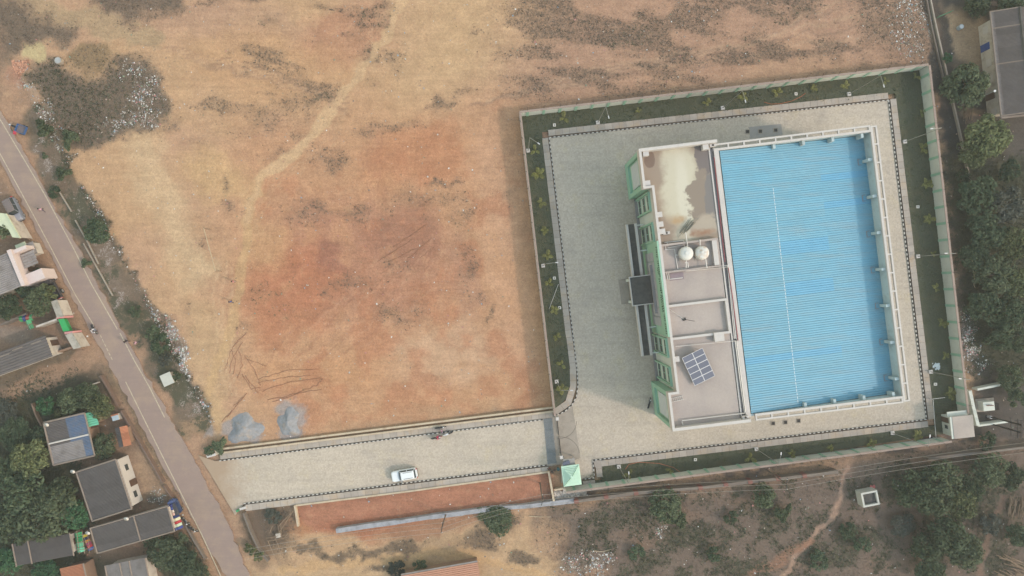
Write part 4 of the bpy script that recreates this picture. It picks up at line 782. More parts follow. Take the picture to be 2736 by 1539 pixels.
for pts, lb in (([(1671, 1254), (1680, 1241), (1705, 1235), (1760, 1238), (1800, 1249), (1818, 1262)], 'orange garden hose on the power line side lawn'), ([(2042, 273), (2060, 278), (2085, 277), (2115, 270), (2140, 258), (2152, 249)], 'thin red garden hose on the field side lawn')):
    cat = [tuple(P(a, b_, .16)) for a, b_ in pts]; fine = []
    for i in range(len(cat) - 1):
        for k in range(4):
            a, b_ = Vector(cat[i]), Vector(cat[i + 1]); fine.append(tuple(a.lerp(b_, k / 4)))
    tag(MB().tube(fine + [cat[-1]], .045, 5).build('garden_hose', M_hose), lb, 'hose')
# palms
M_palm = leafmat('palm_leaf', (.12, .125, .04), (.2, .195, .06), (.3, .28, .11)); M_stem = mat('palm_stem', (.18, .15, .07))
fr = MB(); L = 1.05
for i in range(9):
    s_ = i / 8; x = .12 + L * s_; z = .55 * math.sin(s_ * 2.4) - .15 * s_; ll = (.34 * math.sin(.5 + s_ * 2.3) + .06)
    for sd in (-1, 1):
        y = sd * ll; fr.add([(x - .04, 0, z), (x + .05, 0, z + .01), (x + .16, y, z - .1), (x + .06, y * .95, z - .1)], [(0, 1, 2, 3)])
fr.tube([(.0, 0, 0), (.3, 0, .33), (.7, 0, .45), (1.17, 0, .25)], .018, 4)
frond = mesh_of(fr, 'frond', M_palm); stem = mesh_of(MB().tube([(0, 0, 0), (0, 0, .35)], .06, 6, 0, .03), 'stem', M_stem)
PAL = {'field side': [(1507, 315), (1707, 294), (1888, 273), (1985, 256), (2077, 247), (2176, 233), (2259, 229), (2366, 215), (2448, 203)], 'tree side': [(2463, 301), (2466, 397), (2473, 491), (2481, 586), (2492, 677), (2501, 771), (2517, 862), (2527, 952), (2541, 1051)],
       'power line side': [(1680, 1267), (1790, 1257), (2005, 1225), (2116, 1212), (2219, 1196), (2326, 1185), (2451, 1165)], 'red field side': [(1430, 402), (1439, 466), (1447, 540), (1455, 615), (1463, 683), (1467, 757), (1481, 827), (1488, 899), (1500, 974), (1502, 1038)]}
FROM = {'field side': 'from the left', 'tree side': 'from the top', 'power line side': 'from the left', 'red field side': 'from the top'}
for side, L_ in PAL.items():
    for i, (px, py) in enumerate(L_):
        p = P(px, py, .5); t = thing('small_palm', '%s small yellow-green palm %s along the %s lawn' % (ORD[i], FROM[side], side), 'palm', (p.x, p.y, .12), 'young palms on the lawn strips', rz=random.uniform(0, 6.28) or .1); sc_ = random.uniform(.55, 1.0); nf = random.choice((3, 4, 5, 5, 6))
        inst('stem', stem, t, Matrix.Identity(4))
        for k in range(nf): inst('frond', frond, t, Matrix.Translation((0, 0, .3)) @ Matrix.Rotation(2 * math.pi * k / nf + random.uniform(-.5, .5), 4, 'Z') @ Matrix.Scale(sc_ * random.uniform(.65, 1.15), 4))
# gate, pillars, cattle grid, guard cabin
A, B = P(1489, 1119, 2.4), P(1500, 1222, 2.4)
for q, lb in ((A, 'white gate pillar at the end of the compound wall'), (B, 'white gate pillar beside the guard cabin')):
    t = thing('gate_pillar', lb, 'gate pillar', (q.x, q.y, 0)); MB().box((q.x, q.y, 1.2), (.42, .42, 2.4), TH).build('shaft', M_white, t); MB().box((q.x, q.y, 2.45), (.52, .55, .1), TH).build('cap', M_white, t)
t = thing('gate', 'closed dark metal double gate between two white pillars', 'gate', ((A.x + B.x) / 2, (A.y + B.y) / 2, 0)); d = (B - A) / 2; th = math.atan2(d.y, d.x)
for k in range(2):
    a = A + d * (k + .06); b_ = A + d * (k + .97); lf = MB().bar(a, b_, .06, .15, .25).bar(a, b_, .06, 1.1, 1.2).bar(a, b_, .06, 2.1, 2.2).build('gate_leaf', M_iron, t)
    for i in range(15): c_ = a + (b_ - a) * (i + .5) / 15; MB().box((c_.x, c_.y, 1.18), (.04, .04, 1.84), th).build('bar', M_iron, lf)
g0, g1, g2, g3 = P(1452, 1119), P(1475, 1116), P(1487, 1237), P(1463, 1240)
t = thing('cattle_grid', 'grid of wavy steel bars across the driveway before the gate', 'cattle grid', ((g0 + g2) / 2)); MB().prism([(q.x, q.y) for q in (g0, g1, g2, g3)], .02, .062).build('pit', mat('grid_pit', C(104, 106, 110), .9), t); M_bar = mat('grid_bar', C(168, 172, 176), .5, .1, metal=.2)
for k in range(9):
    s_ = (k + .5) / 9; a, b_ = g0.lerp(g1, s_), g3.lerp(g2, s_); MB().tube([tuple(a.lerp(b_, j / 24) + Vector((.025 * math.sin(j * 2.1), 0, .09))) for j in range(25)], .055, 4).build('bar', M_bar, t)
for k in range(6): a, b_ = g0.lerp(g3, (k + .5) / 6), g1.lerp(g2, (k + .5) / 6); MB().bar(a, b_, .09, .064, .085).build('cross_bar', M_iron, t)
FG = Frame(P(1526, 1270, 0), R(7.5)); t = thing('guard_cabin', 'small guard cabin with a mint green pyramid roof beside the gate', 'cabin', FG.o, rz=R(7.5)); M_mint = mat('mint_roof_tile', C(206, 236, 214), .7, .04)
gx0, gy0 = FG(1499, 1246, 3.0); gx1, gy1 = FG(1554, 1294, 3.0); cxg, cyg = (gx0 + gx1) / 2, (gy0 + gy1) / 2; hw = (gx1 - gx0) / 2; hh = (gy0 - gy1) / 2
MB().bb(cxg - hw + .45, cxg + hw - .45, cyg - hh + .45, cyg + hh - .45, 0, 3.0).build('wall', M_wall, t, world=False)
rf = MB().loft([[(cxg + a * hw * k, cyg + b_ * hh * k, z) for a, b_ in ((-1, -1), (1, -1), (1, 1), (-1, 1))] for k, z in ((1, 2.95), (1, 3.08), (.92, 3.12))]).build('roof', M_mint, t, world=False)
for k in range(6): s_ = .8 - k * .13; MB().loft([[(cxg + a * hw * s_, cyg + b_ * hh * s_, z) for a, b_ in ((-1, -1), (1, -1), (1, 1), (-1, 1))] for z in (3.122 + k * .16, 3.25 + k * .16)]).build('roof_course', M_mint, rf, world=False)
for a, b_ in ((-1, -1), (1, 1)): MB().tube([(cxg + a * hw * .92, cyg + b_ * hh * .92, 3.14), (cxg + a * .1, cyg + b_ * .1, 4.12)], .05, 4).build('hip_ridge', M_pil, rf, world=False)
dw = MB().bb(cxg - hw + .4, cxg - hw + .449, cyg - .45, cyg + .45, .1, 2.1).build('door', mat('cabin_door', C(110, 120, 116)), t, world=False); MB().bb(cxg - hw + .36, cxg - hw + .399, cyg - .36, cyg - .3, 1.0, 1.2).build('handle', M_iron, dw, world=False)
wn = MB().bb(cxg - .5, cxg + .5, cyg + hh - .449, cyg + hh - .4, 1.1, 2.0).build('window', M_white, t, world=False); MB().bb(cxg - .42, cxg + .42, cyg + hh - .399, cyg + hh - .38, 1.18, 1.92).build('pane', M_glass, wn, world=False)
MB().bb(cxg - hw + .5, cxg + hw - .6, cyg + hh - .44, cyg + hh + 1.0, 2.5, 2.62).build('porch_slab', M_conc2, t, world=False)
for x_ in (cxg - hw + .7, cxg + hw - .8): MB().bb(x_ - .07, x_ + .07, cyg + hh + .75, cyg + hh + .89, 0, 2.498).build('post', M_white, t, world=False)
p = P(1513, 1238, 2.9); tag(MB().box((p.x, p.y, 2.75), (1.25, .6, .16), R(22)).build('solar_lamp_panel', M_sol), 'tilted dark panel beside the mint cabin roof', 'solar panel')
p = P(1491, 1251); t = thing('waste_bin', 'small teal bin standing left of the guard cabin', 'bin', (p.x, p.y, 0)); MB().cyl(p, .22, 0, .7, 12, 0, .27).build('bucket', mat('teal_plastic', C(60, 120, 122), .5), t); MB().cyl(p, .29, .7, .76, 12).build('lid', mat('teal_lid', C(50, 100, 104), .5), t)
for k, (px, py, lb) in enumerate(((1467, 1252, 'potted plant nearest the driveway kerb by the gate'), (1475, 1257, 'middle potted plant by the guard cabin forecourt'), (1482, 1254, 'potted plant nearest the teal bin'))):
    p = P(px, py); t = thing('potted_plant', lb, 'potted plant', (p.x, p.y, .1)); MB().cyl(p, .17, 0.1, .45, 10, 0, .23).build('pot', M_redp, t); pos = np.repeat(np.array([[p.x, p.y, .45]]), 9, 0); o = tufts('leaves', pos, (.2, .4), 4, M_dry, kind=None); o.parent = t; o.matrix_parent_inverse = Matrix.Translation(-Vector(t.location))
# driveway low walls, drain, retaining wall, old boundary wall
M_cream = mat('cream_plaster', C(206, 188, 164), .85, .08, .7, stain=(C(170, 140, 118), .8, .58, .6))
def lowwall(pts, label, wd=.3, h=.5, m=None, name='low_wall', z0=-.2):
    t = thing(name, label, 'wall', P(*pts[0], 0))
    for a, b_ in zip(pts[:-1], pts[1:]): MB().bar(P(*a, h), P(*b_, h), wd, z0, h).build('wall_section', m or M_cream, t)
    return t
lowwall([(575, 1202), (1478, 1089)], 'outer cream kerb wall of the driveway drain beside the red field', .3, .45); lowwall([(578, 1212), (1481, 1099)], 'inner cream kerb wall of the driveway drain', .3, .4)
lowwall([(574, 1200), (579, 1214)], 'short cream end wall closing the driveway drain', .25, .38); lowwall([(552, 1220), (576, 1214)], 'white slab end of the drain wall next to the road', .45, .5, M_white)
lowwall([(790, 1351), (1100, 1312), (1466, 1261)], 'patchy cream wall between driveway and red soil plot', .28, .35); lowwall([(787, 1351), (796, 1407)], 'cream wall closing the red soil plot towards the road', .3, .6); lowwall([(1466, 1260), (1480, 1339)], 'tall cream wall closing the red soil plot by the cabin', .35, 1.2)
lowwall([(640, 1361), (657, 1356)], 'short pale wall stub at the driveway mouth', .4, .5, M_white); lowwall([(1481, 1310), (1512, 1304)], 'short cream wall joining plot wall and guard cabin', .3, .8)
p = P(637, 1363); tag(MB().box((p.x, p.y, .3), (.5, .35, .5), .4, 0, .8).build('green_sack', mat('green_plastic', C(70, 160, 110), .5)), 'small green sack at the driveway mouth', 'sack')
M_ret = mat('raw_concrete', C(168, 168, 176), .9, .14, 1.5, stain=(C(130, 128, 132), .9, .56, .7), bump=.4)
t = thing('retaining_wall', 'rough grey concrete retaining wall below the red soil plot', 'wall', P(900, 1418)); pts = [(898, 1419), (970, 1408), (1060, 1396), (1150, 1382), (1240, 1371), (1320, 1360), (1400, 1354), (1470, 1346), (1536, 1338)]
for i, (a, b_) in enumerate(zip(pts[:-1], pts[1:])): MB().bar(P(*a, .9), P(*b_, .9), .75 + random.uniform(-.1, .12), -.3, .9 + random.uniform(-.06, .06)).build('wall_section', M_ret, t)
M_old = mat('old_masonry', C(128, 116, 108), .95, .15, 1.2); M_oldr = mat('red_brick_pier', C(140, 96, 88), .95, .15)
t = thing('old_boundary_wall', 'old grey brown wall with red brick piers below the power lines', 'wall', P(1540, 1340)); pts = [(1540, 1340), (1620, 1329), (1700, 1318), (1790, 1310), (1872, 1304), (1940, 1296), (2005, 1288), (2080, 1280), (2150, 1272), (2240, 1262)]
for i, (a, b_) in enumerate(zip(pts[:-1], pts[1:])): MB().bar(P(*a, 1.5), P(*b_, 1.5), .5, -.3, 1.5).build('wall_section', M_old, t); q = P(*a, 1.55); MB().box((q.x, q.y, .65), (.75, .6, 1.9), R(7)).build('brick_pier', M_oldr, t)
t = thing('old_boundary_wall', 'broken end of the old wall near the pump house', 'wall', P(2520, 1222)); pts = [(2480, 1226), (2560, 1216), (2640, 1208), (2736, 1196), (2800, 1188)]
for a, b_ in zip(pts[:-1], pts[1:]): MB().bar(P(*a, 1.4), P(*b_, 1.4), .4, -.3, 1.4).build('wall_section', M_old, t)
# rubble beside the cabin
rb = poly([(1486, 1318), (1560, 1308), (1562, 1318), (1488, 1330)], 8, 0); cp = sample(rb, 500); cp[:, 2] = -.05; chips('stone_rubble', cp, (.1, .3), M_stone, label='pale stone rubble below the guard cabin', cat='rubble')
# ruts turned up in the soil
M_rut = mat('turned_soil', C(158, 116, 92), .98, .15, 2)
mb = MB(); RUTS = [[(640, 905), (615, 940), (605, 985)], [(648, 915), (622, 955), (612, 998)], [(618, 935), (630, 965), (622, 1000)], [(640, 938), (648, 975), (634, 1010)], [(652, 950), (680, 990), (696, 1030)], [(646, 1000), (672, 1040)], [(690, 1012), (770, 990), (846, 986)], [(700, 1045), (780, 1020), (858, 1010)], [(715, 1070), (790, 1052), (845, 1030), (862, 1012)], [(730, 1075), (800, 1050), (860, 1040)], [(660, 960), (700, 975), (712, 978)], [(672, 1040), (696, 1035)], [(610, 960), (600, 990)], [(626, 925), (640, 905), (660, 890)], [(690, 1022), (760, 1008), (830, 1003)], [(655, 1005), (690, 1050)],
    [(605, 1115), (660, 1050)], [(590, 1130), (620, 1095)], [(625, 1085), (650, 1062)], [(1010, 700), (1100, 640)], [(1040, 700), (1130, 655)], [(1050, 660), (1140, 600)], [(1090, 690), (1150, 640)], [(1120, 690), (1160, 660)]]
for r_ in RUTS:
    pts = []
    for a, b_ in zip(r_[:-1], r_[1:]):
        for k in range(6): pts.append((a[0] + (b_[0] - a[0]) * k / 6 + random.uniform(-2, 2), a[1] + (b_[1] - a[1]) * k / 6 + random.uniform(-2, 2)))
    pts.append(r_[-1]); mb.tube([tuple(P(a, b_, -.1 + random.uniform(-.03, .02))) for a, b_ in pts], .05, 5)
tag(mb.build('soil_ridges', M_rut, smooth=True), 'dark soil ridges churned up by wheels near the gravel heaps', 'soil ridges', kind='stuff')
# gravel heaps
M_grav = mat('blue_grey_gravel', C(154, 155, 160), .95, .2, 2.5, bump=.6, stain=(C(184, 156, 126), .5, .6, .7))
for cx, cy, rx, ry, lb, sd in ((655, 1145, 52, 44, 'larger spread heap of blue grey gravel beside the driveway', 1), (772, 1128, 34, 46, 'smaller heap of blue grey gravel beside the driveway', 5)):
    n_ = 44; c = P(cx, cy); v, f = [], []
    for j in range(n_):
        for i in range(n_):
            u, v_ = i / (n_ - 1) * 2 - 1, j / (n_ - 1) * 2 - 1; x, y = cx + u * rx * 1.35, cy + v_ * ry * 1.35; a = math.atan2(v_, u)
            rr = math.hypot(u, v_) * 1.35 / (1 + .16 * math.sin(3 * a + sd) + .12 * math.sin(5 * a + 2 * sd)); h = max(0, 1 - rr) ** .9 * (.5 + 1.0 * float(vnoise(np.array([x]), np.array([y]), 24, 40 + sd, 4)[0])) * .9
            q = P(x, y); e_ = float(vnoise(np.array([x]), np.array([y]), 16, 60 + sd, 4)[0]) - .5; v.append((q.x, q.y, -.34 + .62 * max(-.2, 1 - rr + .5 * e_) + h * .8 + random.uniform(-.025, .025)))
    for j in range(n_ - 1):
        for i in range(n_ - 1): k = j * n_ + i; f.append((k + n_, k + n_ + 1, k + 1, k))
    tag(MB().add(v, f).build('gravel_heap', M_grav, smooth=True), lb, 'gravel heap')
# football goal
M_wood = mat('grey_timber', C(150, 128, 108), .9, .12); b0, b1 = P(561, 613), P(592, 725); t = thing('football_goal', 'thin wooden goal frame standing on the pale worn ground', 'goal', (b0 + b1) / 2)
for q in (b0, b1): MB().tube([(q.x, q.y, -.1), (q.x, q.y, 2.45)], .07, 6).build('post', M_wood, t)
MB().tube([(b0.x, b0.y, 2.45), (b1.x, b1.y, 2.45)], .08, 6).build('crossbar', mat('pale_bamboo', C(190, 170, 142), .8), t)
# well ring
p = P(160, 164); t = thing('well_ring', 'round concrete well ring on the waste plot', 'well', (p.x, p.y, 0)); MB().cyl(p, .62, -.2, .55, 20).build('ring', M_conc, t); MB().cyl(p, .5, .551, .6, 20).build('cover', mat('well_cover', C(176, 178, 180), .8), t)
# culvert slab, drain walls by the road
lowwall([(150, 500), (190, 565)], 'pale drain edge on the verge, upper piece', .16, .1, M_conc); lowwall([(200, 588), (235, 650), (262, 705)], 'pale drain edge on the verge, lower piece', .16, .1, M_conc); lowwall([(222, 650), (300, 790)], 'long drain edge beside the rubbish strip', .16, .1, M_conc)
p = P(455, 1011); t = thing('concrete_cabinet', 'pale square concrete block standing in the roadside rubbish', 'block', (p.x, p.y, 0)); MB().box((p.x, p.y, .5), (1.75, 1.9, 1.2), R(24), 0, .97).build('body', M_conc, t); MB().box((p.x, p.y, 1.14), (1.9, 2.05, .08), R(24)).build('lid', mat('pale_slab', C(200, 198, 190), .9, .1), t)
# ---------------------------------------------------------------- village houses
M_asb = mat('weathered_asbestos', C(110, 103, 102), .95, .1, .6, objvar=.08, stain=(C(94, 86, 84), .5, .56, .5)); M_asb2 = mat('grey_asbestos', C(156, 148, 146), .95, .1, .8, objvar=.08, stain=(C(122, 112, 108), .6, .56, .6))
M_bsh = mat('faded_blue_sheet', C(104, 122, 150), .8, .14, 1, objvar=.08, stain=(C(132, 126, 130), 1.2, .55, .6)); M_tile = mat('red_clay_tile', C(190, 128, 98), .9, .14, 1.2, objvar=.15); M_ridge = mat('ridge_mortar', C(142, 128, 119), .9, .12)
M_hw = mat('house_plaster', C(206, 196, 186), .9, .08, .7, stain=(C(150, 134, 122), .8, .57, .6)); M_hb = mat('brown_plaster', C(150, 122, 104), .95, .1); M_door = mat('wood_door', C(96, 72, 60), .8, .1); M_tin = mat('rust_tin', C(196, 146, 122), .7, .1, .8, objvar=.08)
def house(name, label, A, B, D, z, slopes, ridge_at=None, drop=.5, wall=M_hw, sheets_along='AB', side=None, cat='house', rise=.0, inset=.35, rib=4, border=M_ridge):
    """A,B,D: roof corners (pixels) at eave height z; sheets lie side by side along AD and run along AB"""
    a, b_, d = P(*A, z), P(*B, z), P(*D, z); ux, uy = b_ - a, d - a; th = math.atan2(ux.y, ux.x); Lx, Ly = ux.length, abs(uy.dot(Vector((math.sin(th), -math.cos(th), 0))))
    t = thing(name, label, cat, (a.x, a.y, 0), rz=th if abs(th) > 1e-6 else 1e-5)
    MB().bb(inset, Lx - inset, -Ly + inset, -inset, -.2, z - .25).build('wall', wall, t, world=False)
    n_ = max(2, round(Ly / 1.05)); sw_ = Ly / n_
    for (x0, x1, z0, z1, m_, rows) in slopes:
        L = math.hypot((x1 - x0) * Lx, z1 - z0); an = -math.atan2(z1 - z0, (x1 - x0) * Lx); msh = mesh_of(ribbed(L, sw_, rib, .1, .5, .0, bot=(.12, .88)), 'roof_sheet', m_)
        for i in range(n_):
            if rows and not (rows[0] <= i / n_ < rows[1]): continue
            inst('roof_sheet', msh, t, Matrix.Translation((x0 * Lx, -sw_ * i, z + z0 + random.uniform(0, .015))) @ Matrix.Rotation(an, 4, 'Y'))
    return t, Lx, Ly
def ridge(t, x0, y0, x1, y1, z, m=None, r_=.14): MB().tube([(x0, y0, z), (x1, y1, z)], r_, 6).build('ridge_cap', m or M_ridge, t, world=False)
def opening(t, kind, x0, x1, y0, y1, z0, z1, m=None):
    o = MB().bb(x0, x1, y0, y1, z0, z1).build(kind, m or (M_door if kind == 'door' else M_white), t, world=False)
    if kind == 'window': MB().bb(x0 + .004 if x1 - x0 > .2 else x1 + .001, x1 - .004 if x1 - x0 > .2 else x1 + .012, y0 + .08, y1 - .08, z0 + .08, z1 - .08).build('pane', M_glass, o, world=False)
# E: big dark sheet roof, white front
t, Lx, Ly = house('village_house', 'dark corrugated roof house with a white front wall facing the road', (204, 1261), (316, 1224), (240, 1394), 3.0, [(0, 1, .0, .75, M_asb, None)], rib=5)
for (x0, y0, x1, y1, z0) in ((0, 0, Lx, 0, 0), (0, -Ly, Lx, -Ly, 0)): MB().tube([(x0, y0, 3.1), (x1, y1, 3.82)], .15, 6).build('verge_mortar', M_ridge, t, world=False)
MB().tube([(0, 0, 3.06), (0, -Ly, 3.06)], .15, 6).build('eave_mortar', M_ridge, t, world=False); MB().tube([(Lx, 0, 3.8), (Lx, -Ly, 3.8)], .16, 6).build('ridge_cap', M_ridge, t, world=False)
MB().bb(Lx - .34, Lx - .05, -Ly + .3, -.2, 0, 3.2).build('front_wall', M_white, t, world=False)
opening(t, 'door', Lx - .049, Lx + .01, -Ly * .62, -Ly * .62 + 1.1, 0, 2.1); opening(t, 'window', Lx - .049, Lx - .01, -Ly * .3, -Ly * .3 + 1.2, 1, 2.1); opening(t, 'window', Lx - .049, Lx - .01, -Ly * .85, -Ly * .85 + 1.2, 1, 2.1)
# F and G: long low roofs
t, Lx, Ly = house('village_house', 'long brown roof house with clothes hung at its road end', (242, 1411), (448, 1352), (259, 1478), 3.2, [(0, 1, .0, .0, M_asb, None)], rib=5)
for x in (0, Lx * .56, Lx): MB().tube([(x, .1, 3.32), (x, -Ly - .1, 3.32)], .13, 6).build('roof_mortar', M_ridge, t, world=False)
for y in (0, -Ly): MB().tube([(0, y, 3.3), (Lx, y, 3.3)], .13, 6).build('roof_mortar', M_ridge, t, world=False)
opening(t, 'door', Lx - .349, Lx - .3, -Ly * .5, -Ly * .5 + 1, 0, 2); opening(t, 'window', Lx * .3, Lx * .3 + 1.2, -.348, -.3, 1, 2)
t, Lx, Ly = house('village_house', 'long brown roof house among trees in the lower left corner', (34, 1454), (187, 1425), (50, 1511), 3.0, [(0, 1, .0, .0, M_asb, None)], rib=5)
for x in (0, Lx * .27, Lx): MB().tube([(x, .1, 3.12), (x, -Ly - .1, 3.12)], .12, 6).build('roof_mortar', M_ridge, t, world=False)
opening(t, 'door', Lx - .349, Lx - .3, -Ly * .6, -Ly * .6 + 1, 0, 2)
# D: gabled, half blue sheets
t, Lx, Ly = house('village_house', 'patched house roof half grey half faded blue among trees', (117, 1129), (227, 1103), (142, 1243), 3.2, [(0, .52, .0, .0, M_asb, (0, .5)), (.52, 1, 0, 0, M_bsh, (0, .5)), (0, .8, 0, 0, M_asb2, (.5, 1)), (.8, 1, 0, 0, M_bsh, (.5, 1))], wall=M_hb, rib=4)
for (x0, y0, x1, y1) in ((0, 0, Lx, 0), (0, -Ly, Lx, -Ly), (0, -Ly * .5, Lx, -Ly * .5), (0, 0, 0, -Ly), (Lx, 0, Lx, -Ly)): MB().tube([(x0, y0, 3.3), (x1, y1, 3.3)], .15, 6).build('roof_mortar', M_ridge if y0 != -Ly * .5 else M_white, t, world=False)
opening(t, 'door', Lx - .349, Lx - .3, -Ly * .4, -Ly * .4 + 1, 0, 2)
t, Lx, Ly = house('lean_to', 'mint green tin awning under a tree beside the patched house', (227, 1104), (256, 1097), (240, 1140), 2.4, [(0, 1, .2, 0, mat('mint_tin', C(120, 200, 168), .6, .08), None)], wall=M_hb, cat='awning', rib=3)
# H, I at the lower edge, orange tin by the track
t, Lx, Ly = house('village_house', 'small red clay tile roof at the lower left edge', (160, 1519), (226, 1503), (175, 1590), 2.8, [(0, 1, 0, .3, M_tile, None)], wall=M_hb, rib=5); ridge(t, Lx, 0, Lx, -Ly, 3.2)
t, Lx, Ly = house('village_house', 'grey sheet roof house cut by the lower edge near the road trees', (281, 1511), (388, 1490), (296, 1590), 3.0, [(0, 1, 0, 0, M_asb2, None)], rib=6)
for x in (0, Lx * .36, Lx * .6, Lx): MB().tube([(x, 0, 3.1), (x, -Ly, 3.1)], .13, 6).build('roof_mortar', M_ridge, t, world=False)
t, Lx, Ly = house('tin_shed', 'orange rusty tin roof at the lower edge beside the dirt track', (1072, 1537), (1276, 1501), (1080, 1600), 3.0, [(0, 1, 0, 0, M_tin, None)], cat='shed', wall=M_hb, rib=3); MB().bb(0, Lx, 0, .25, 2.95, 3.1).build('roof_edge', M_asb2, t, world=False)
# orange tile shed and cistern by the wall
t, Lx, Ly = house('tile_shed', 'small shed with orange and dark clay tiles by the road wall', (308, 1143), (340, 1136), (316, 1196), 2.3, [(0, .45, 0, .35, M_asb, None), (.45, 1, .35, 0, M_tile, None)], cat='shed', wall=M_hb, rib=5)
FC = Frame(P(308, 1115, 1), R(16)); t = thing('water_cistern', 'small pale cistern with an orange rim near the wall gap', 'cistern', FC.o, rz=R(16)); MB().bb(-.6, .6, -.55, .5, 0, 1.0).build('body', M_hw, t, world=False); MB().bb(-.58, .58, -.52, .3, 1.0, 1.05).build('lid', mat('pale_blue_lid', C(190, 204, 214), .7), t, world=False); MB().bb(-.62, .62, .31, .56, 1.0, 1.07).build('rim', M_tile, t, world=False)
# B: grey roof house with pink parapet, A: pale green roof
t, Lx, Ly = house('village_house', 'grey roof house with a pale pink parapet at the left edge', (-75, 714), (26, 672), (-28, 800), 3.6, [(0, 1, .0, .0, M_asb2, None)], rib=3)
M_pink = mat('pale_pink_plaster', C(222, 204, 200), .85, .06); MB().bb(Lx + .01, Lx + .7, -Ly - .2, .1, 0, 4.3).build('parapet', M_pink, t, world=False); MB().bb(Lx + .71, Lx + 3.0, -.7, -.1, 0, 3.9).build('parapet', M_pink, t, world=False); MB().bb(Lx + .71, Lx + 3.6, -Ly - .15, -Ly + 1.6, 0, 3.3).build('porch_roof', M_pink, t, world=False)
for k in range(5): MB().bb(Lx + .8, Lx + 3.3 - .1 * (k % 2), -1.0 - k * .5 - .42, -1.0 - k * .5, 2.7 + .05 * k, 2.78 + .05 * k).build('awning_strip', M_asb2, t, world=False)
opening(t, 'door', Lx + .701, Lx + .76, -3.9, -2.9, 0, 2.1)
pg = W2([(-60, 568), (0, 569), (16, 571), (40, 612), (54, 636), (33, 634), (22, 612), (0, 604), (-60, 604)], 3.2); c0 = P(10, 590); t = thing('village_house', 'pale green flat roof house at the left edge behind the jeep', 'house', (c0.x, c0.y, 0)); M_pg = mat('pale_green_roof', C(212, 216, 186), .85, .06)
cc = Vector((sum(p[0] for p in pg) / len(pg), sum(p[1] for p in pg) / len(pg))); MB().prism([tuple(cc + (Vector(p) - cc) * .95) for p in pg], -.2, 3.0).build('wall', M_hw, t); MB().prism(pg, 3.0, 3.2).build('roof_slab', M_pg, t); MB().bar(P(16, 571, 3.4), P(54, 636, 3.4), .15, 3.2, 3.5).build('parapet', M_pg, t); q = P(36, 612, 1.2); MB().box((q.x, q.y, 1.0), (.9, .06, 2.0), R(-60)).build('door', M_door, t)
lowwall([(10, 533), (22, 562), (36, 592), (58, 634)], 'weathered yard wall behind the grey jeep', .25, 1.4, M_old)
for px, py, sx_, sy_, hz, m_, lb in ((57, 660, 1.5, 1.0, 2.0, M_pg, 'small pale green roof kiosk beside the pink parapet'), (83, 665, 1.2, 1.9, 1.9, M_asb2, 'small grey kiosk nearest the road by the pink parapet house')):
    p = P(px, py, hz); t = thing('roadside_kiosk', lb, 'kiosk', (p.x, p.y, 0)); MB().box((p.x, p.y, hz / 2 - .05), (sx_, sy_, hz - .1), R(22)).build('body', M_hw, t); MB().box((p.x, p.y, hz), (sx_ + .3, sy_ + .3, .1), R(22)).build('roof', m_, t); MB().box((p.x + sx_ * .5, p.y - .1, .8), (.05, .7, 1.6), R(22)).build('door', M_door, t)
# C: walled compound with green gate
t, Lx, Ly = house('village_house', 'grey flat sheet roof of the walled house left of the side lane', (-70, 966), (121, 896), (-62, 1026), 3.2, [(0, 1, .0, .0, M_asb, None)], rib=2); opening(t, 'door', Lx - .349, Lx - .3, -Ly * .5, -Ly * .5 + 1, 0, 2)
for px, py in ((10, 950), (45, 932), (95, 915)): q = P(px, py, 3.4); v = Matrix.Rotation(-t.rotation_euler.z, 3, 'Z') @ (Vector((q.x, q.y, 0)) - t.location); MB().bb(v.x - .9, v.x + .9, v.y - .1, v.y + .1, 3.25, 3.32).build('roof_batten', M_ridge, t, world=False)
lowwall([(96, 873), (151, 853)], 'white yard wall left of the green gate', .3, 2.0, M_hw); lowwall([(-30, 1012), (60, 972), (190, 928), (217, 931)], 'orange brown wall between the walled house and the lane verge', .3, 1.0, M_hb); lowwall([(0, 868), (70, 838)], 'broken yard wall behind the clothes line', .3, 1.6, M_old)
for pl, lb, z in (([(136, 806), (152, 800), (170, 845), (152, 849)], 'pale flat roof gatehouse above the green gate', 2.6), ([(174, 895), (192, 889), (217, 928), (196, 933)], 'pale flat roof gatehouse below the green gate', 2.6)):
    p = P(*pl[0]); t = thing('gatehouse', lb, 'gatehouse', (p.x, p.y, 0)); w_ = W2(pl, z); cc = Vector((sum(p[0] for p in w_) / 4, sum(p[1] for p in w_) / 4)); MB().prism([tuple(cc + (Vector(p) - cc) * .92) for p in w_], -.1, z - .15).build('wall', M_hw, t); MB().prism(w_, z - .15, z).build('roof_slab', mat('lichen_concrete', C(178, 170, 160), .95, .14, .9, stain=(C(122, 118, 104), .7, .55, .6)), t)
t = thing('yard_gate', 'bright green gate with pink pillars opening to the road', 'gate', P(170, 868)); a, b_ = P(159, 852, 2.2), P(180, 886, 2.2); M_gg = mat('bright_green', C(60, 168, 96), .5, .05); MB().prism(W2([(155, 853), (170, 851), (186, 883), (169, 886)], 2.3), 2.2, 2.3).build('gate_roof', M_gg, t)
g_ = MB().bar(P(170, 852, 1), P(185, 884, 1), .06, .1, 2.1).build('gate_leaf', M_gg, t); MB().box((P(177, 868, 1).x + .05, P(177, 868, 1).y, 1.1), (.05, .3, .05)).build('latch', M_iron, g_)
for q0, q1 in (((150, 849), (171, 847)), ((172, 890), (194, 887))): MB().bar(P(*q0, 2.5), P(*q1, 2.5), .32, 0, 2.5).build('pillar', mat('pink_plaster', C(214, 152, 150), .8), t)
